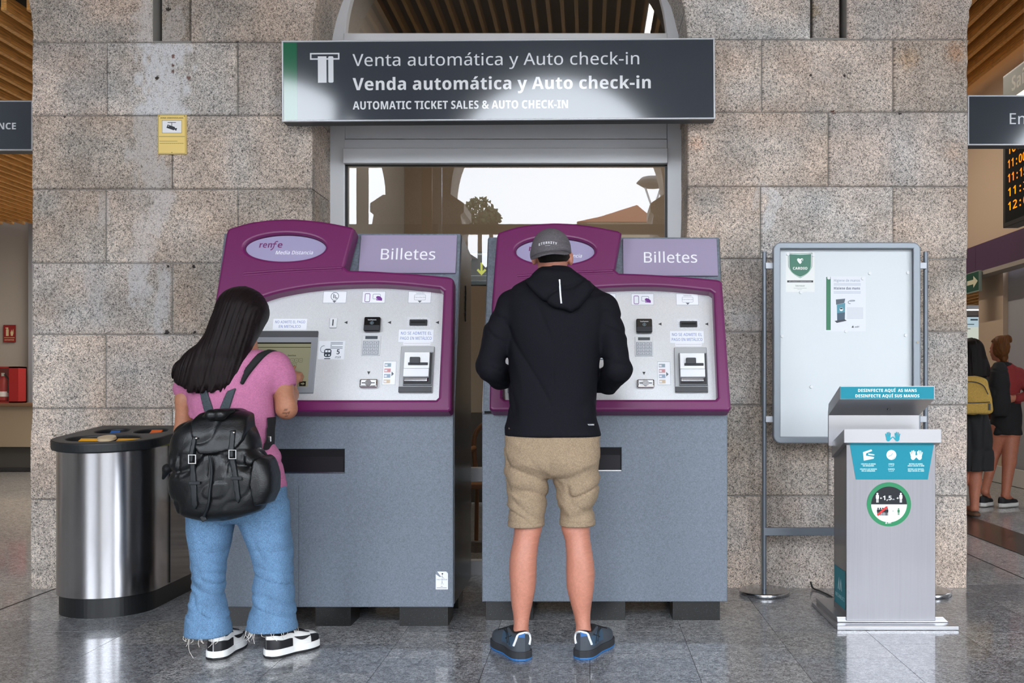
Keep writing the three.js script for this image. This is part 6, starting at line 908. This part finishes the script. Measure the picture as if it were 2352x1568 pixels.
    s.lineOn('heel_line', wh, [[0.08, M(0.74 * pi)], [0.06, M(0.84 * pi)], [0.03, M(0.93 * pi)]], 0.0055); s.one('heel_logo', blue, 0.0, 0.05, M(0.24 * pi), M(0.52 * pi), 0.0032, 10, 12);
    for (let k = 0; k < 5; k++) s.lineOn('lace', dk, [[0.46 + k * 0.06, 0.33 * pi], [0.47 + k * 0.06, 0.5 * pi], [0.46 + k * 0.06, 0.67 * pi]], 0.003);
  }
}
// ---------------------------------------------------------------- two young women in the right passage
{
  const z = -3.86, g0 = W(2306, 1160, z), t = figure('person', 'young woman in red top and black shorts with hair in a bun', [g0.x, 0, z]), P = t.position, q = (a, b, dz = 0) => W(a, b, z + dz);
  const hipL = q(2296, 985), ankL = q(2262, 1128, 0.08), ankR = q(2309, 1138, 0.12);
  const body = field([...headPrims(q(2296, 800, 0.02), 0.98, 0.5, 0), cone(q(2300, 815), q(2305, 845), 0.048, 0.054), stack([[838, 2284, 2330, z, 0.06], [870, 2276, 2342, z, 0.09], [920, 2282, 2338, z, 0.09], [960, 2280, 2342, z, 0.11], [1000, 2282, 2340, z, 0.11]], z),
    ...chain([hipL, q(2283, 1040, -0.05), ankL], [0.085, 0.058, 0.036]), ...chain([q(2322, 985), q(2318, 1060, 0.06), ankR], [0.095, 0.064, 0.037]), cone(ankL, V(ankL.x + 0.08, 0.05, ankL.z - 0.1), 0.036, 0.03), cone(ankR, V(ankR.x + 0.1, 0.05, ankR.z - 0.08), 0.036, 0.03),
    ...chain([q(2340, 858), q(2366, 905, 0.06), q(2328, 914, 0.14)], [0.05, 0.042, 0.03]), ...handPrims(q(2330, 914, 0.14), V(-1, -0.3, 0.1), V(0, 1, 0.3), 0.9), ...chain([q(2280, 855), q(2268, 900, -0.06), q(2272, 940, -0.16)], [0.046, 0.038, 0.028]), ...handPrims(q(2272, 940, -0.16), V(0, -1, -0.4), V(-1, 0, 0), 0.85)], 0.02);
  addTo(t, 'body', net(body, 0.009, 4), skinC);
  const top = bent(field([stack([[832, 2288, 2322, z, 0.055], [845, 2278, 2336, z, 0.085], [870, 2272, 2346, z, 0.11], [920, 2278, 2342, z, 0.115], [932, 2280, 2342, z, 0.118]], z), ...chain([q(2338, 858), q(2368, 904, 0.06)], [0.062, 0.056]), ...chain([q(2368, 904, 0.06), q(2336, 914, 0.14)], [0.056, 0.042]), ...chain([q(2282, 855), q(2268, 900, -0.06)], [0.058, 0.05])], 0.02), (x, y, zz) => folds(x, y, zz, 9, 10, 0.009));
  addTo(t, 'red_top', net(top, 0.009, 4), std({ map: weave(136, 40, 40, 0.2), roughness: 0.85 }));
  addTo(t, 'shorts', net(bent(field([stack([[918, 2281, 2340, z, 0.12], [950, 2278, 2344, z, 0.13], [990, 2277, 2346, z, 0.13], [999, 2277, 2346, z, 0.13]], z)], 0.02), (x, y, zz) => folds(x, y, zz, 8, 8, 0.008)), 0.009, 4), blackCloth);
  const hp = q(2297, 797, 0.03), hair = bent(field([ell(hp, V(0.088, 0.112, 0.1)), ell(q(2313, 779, 0.05), V(0.046, 0.046, 0.046)), ell(q(2306, 822, 0.04), V(0.04, 0.05, 0.04))], 0.015), (x, y, zz) => (nB(x * 90 + y * 30, y * 20 + zz * 40) - 0.5) * 0.012);
  const face = { bb: hair.bb, d: (x, y, zz) => Math.max(zz - (hp.z - 0.03) + (x - hp.x) * 0.6, y - hp.y - 0.05) };
  addTo(t, 'hair', net(minus(hair, face), 0.008, 4), hairM(0x6b4220));
  for (const [h, e] of [[V(ankL.x - 0.05, 0, ankL.z + 0.03), V(ankL.x + 0.11, 0, ankL.z - 0.13)], [V(ankR.x - 0.07, 0, ankR.z + 0.03), V(ankR.x + 0.15, 0, ankR.z - 0.1)]]) { const s = shoe(t, P, 'sneaker', h, e, { upper: dbl({ color: 0x17181b, roughness: 0.7 }), mid: std({ color: 0xd9d9d6, roughness: 0.5 }), outsole: std({ color: 0xb9b9b6, roughness: 0.6 }), w: 0.045, sole: 0.03 }); for (let k = 0; k < 3; k++) s.lineOn('stripe', dbl({ color: 0xe8e8e8, roughness: 0.5 }), [[0.4 + k * 0.07, 0.04 * Math.PI], [0.46 + k * 0.07, 0.26 * Math.PI]], 0.005); }
  const bp = q(2278, 880, 0.12), b = thing('backpack', 'black backpack worn by the young woman in red', 'backpack', bp.toArray()), bb = (n, f, m) => mesh(n, net(f, 0.009, 3).translate(-bp.x, -bp.y, -bp.z), m, b);
  bb('bag', bent(stack([[832, 2272, 2292, z + 0.12, 0.04], [850, 2262, 2298, z + 0.14, 0.07], [900, 2256, 2302, z + 0.15, 0.085], [940, 2258, 2304, z + 0.15, 0.08], [955, 2264, 2300, z + 0.14, 0.06]], z, { round: 0.02, n: 2.6 }), (x, y, zz) => folds(x, y, zz, 8, 8, 0.008)), blackCloth);
  bb('shoulder_strap', patch(top, [[2290, 826], [2304, 822], [2330, 836], [2312, 842], [2304, 870], [2302, 920], [2294, 920], [2296, 850]], z + 0.1, 0.014, z, 0.02, 0.003), blackCloth);
}
{
  const z = -3.16, g0 = W(2238, 1182, z), t = figure('person', 'young woman in a black dress with long dark hair beside the stone wall', [g0.x, 0, z]), P = t.position, q = (a, b, dz = 0) => W(a, b, z + dz);
  const ank = q(2238, 1168, 0.06), ank2 = q(2206, 1160, -0.1);
  const body = field([...headPrims(q(2232, 812), 0.97, 0.3, 0), cone(q(2228, 835), q(2226, 862), 0.046, 0.052), stack([[852, 2200, 2252, z, 0.06], [880, 2190, 2258, z, 0.09], [950, 2196, 2256, z, 0.09], [1080, 2192, 2268, z, 0.11]], z), ...chain([q(2240, 1060), q(2239, 1105, 0.02), ank], [0.07, 0.056, 0.034]), ...chain([q(2208, 1060), q(2206, 1105), ank2], [0.07, 0.056, 0.034]), cone(ank, V(ank.x - 0.03, 0.04, ank.z - 0.16), 0.034, 0.026), cone(ank2, V(ank2.x - 0.03, 0.04, ank2.z - 0.16), 0.034, 0.026), ...chain([q(2256, 875), q(2262, 930, 0.0), q(2250, 970, -0.14)], [0.044, 0.036, 0.026]), ...handPrims(q(2250, 970, -0.14), V(-0.2, -0.5, -1), V(-1, 0, 0), 0.85), ...chain([q(2192, 875), q(2186, 930), q(2196, 970, -0.14)], [0.044, 0.036, 0.026]), ...handPrims(q(2196, 970, -0.14), V(0.2, -0.5, -1), V(1, 0, 0), 0.85)], 0.02);
  addTo(t, 'body', net(body, 0.009, 4), skinC);
  addTo(t, 'dress', net(bent(field([stack([[848, 2206, 2248, z, 0.06], [866, 2192, 2262, z, 0.1], [900, 2190, 2262, z, 0.12], [950, 2192, 2266, z, 0.12], [1000, 2186, 2276, z, 0.14], [1079, 2182, 2279, z, 0.16]], z, { round: 0.004 }), ...chain([q(2254, 872), q(2262, 905)], [0.055, 0.048]), ...chain([q(2194, 872), q(2186, 905)], [0.055, 0.048])], 0.02), (x, y, zz) => folds(x, y, zz, 10, 3, 0.012)), 0.009, 4), blackCloth);
  addTo(t, 'hair', net(bent(stack([[776, 2222, 2238, z, 0.04], [784, 2208, 2250, z + 0.01, 0.085], [805, 2203, 2258, z + 0.02, 0.105], [825, 2202, 2262, z + 0.03, 0.1], [845, 2200, 2268, z + 0.06, 0.08], [866, 2200, 2264, z + 0.09, 0.05]], z), (x, y, zz) => (nB(x * 120 + 9, y * 5) - 0.5) * 0.009), 0.008, 4), hairM(0x15100e));
  for (const a of [ank, ank2]) { const s = shoe(t, P, 'sandal', V(a.x + 0.01, 0, a.z + 0.06), V(a.x - 0.04, 0, a.z - 0.18), { upper: dbl({ color: 0x4a3527, roughness: 0.7 }), mid: std({ color: 0x6d4a33, roughness: 0.7 }), outsole: std({ color: 0x3a2a20, roughness: 0.7 }), w: 0.04, h: 0.35, sole: 0.022 }); }
  const bz = z + 0.2, bpos = q(2240, 910, 0.2), b = thing('backpack', 'mustard yellow canvas backpack worn by the woman in black', 'backpack', bpos.toArray()), yel = std({ map: weave(176, 142, 66, 0.22), roughness: 0.85 });
  const f = stack([[863, 2206, 2250, bz, 0.04], [870, 2192, 2262, bz, 0.06], [890, 2186, 2271, bz, 0.08], [920, 2184, 2276, bz, 0.088], [945, 2184, 2277, bz, 0.086], [952, 2190, 2272, bz, 0.07]], z + 0.2, { round: 0.02, n: 3 });
  mesh('bag', net(bent(f, (x, y, zz) => folds(x, y, zz, 7, 7, 0.006)), 0.008, 3).translate(-bpos.x, -bpos.y, -bpos.z), yel, b);
  mesh('front_pocket', net(patch(f, [[2190, 925], [2273, 925], [2274, 950], [2192, 950]], z + 0.28, 0.014, bz, 0.02, 0.006), 0.008, 3).translate(-bpos.x, -bpos.y, -bpos.z), yel, b);
  const on = (px, py) => { const c = W(px, py, bz + 0.08); let w = bz + 0.2; while (f.d(c.x, c.y, w) > 0.016) w -= 0.002; return V(c.x, c.y, w).sub(bpos); };
  mesh('zip', tube([on(2200, 882), on(2230, 876), on(2256, 884), on(2268, 905)], 0.004, 20), darkPlastic, b); mesh('zip', tube([on(2192, 924), on(2230, 925), on(2272, 923)], 0.004, 20), darkPlastic, b); { const c = on(2270, 934); mesh('zip_tag', rbox(0.022, 0.06, 0.006, 0.002, c.x, c.y, c.z), darkPlastic, b); }
}
renderer.render(scene, camera);
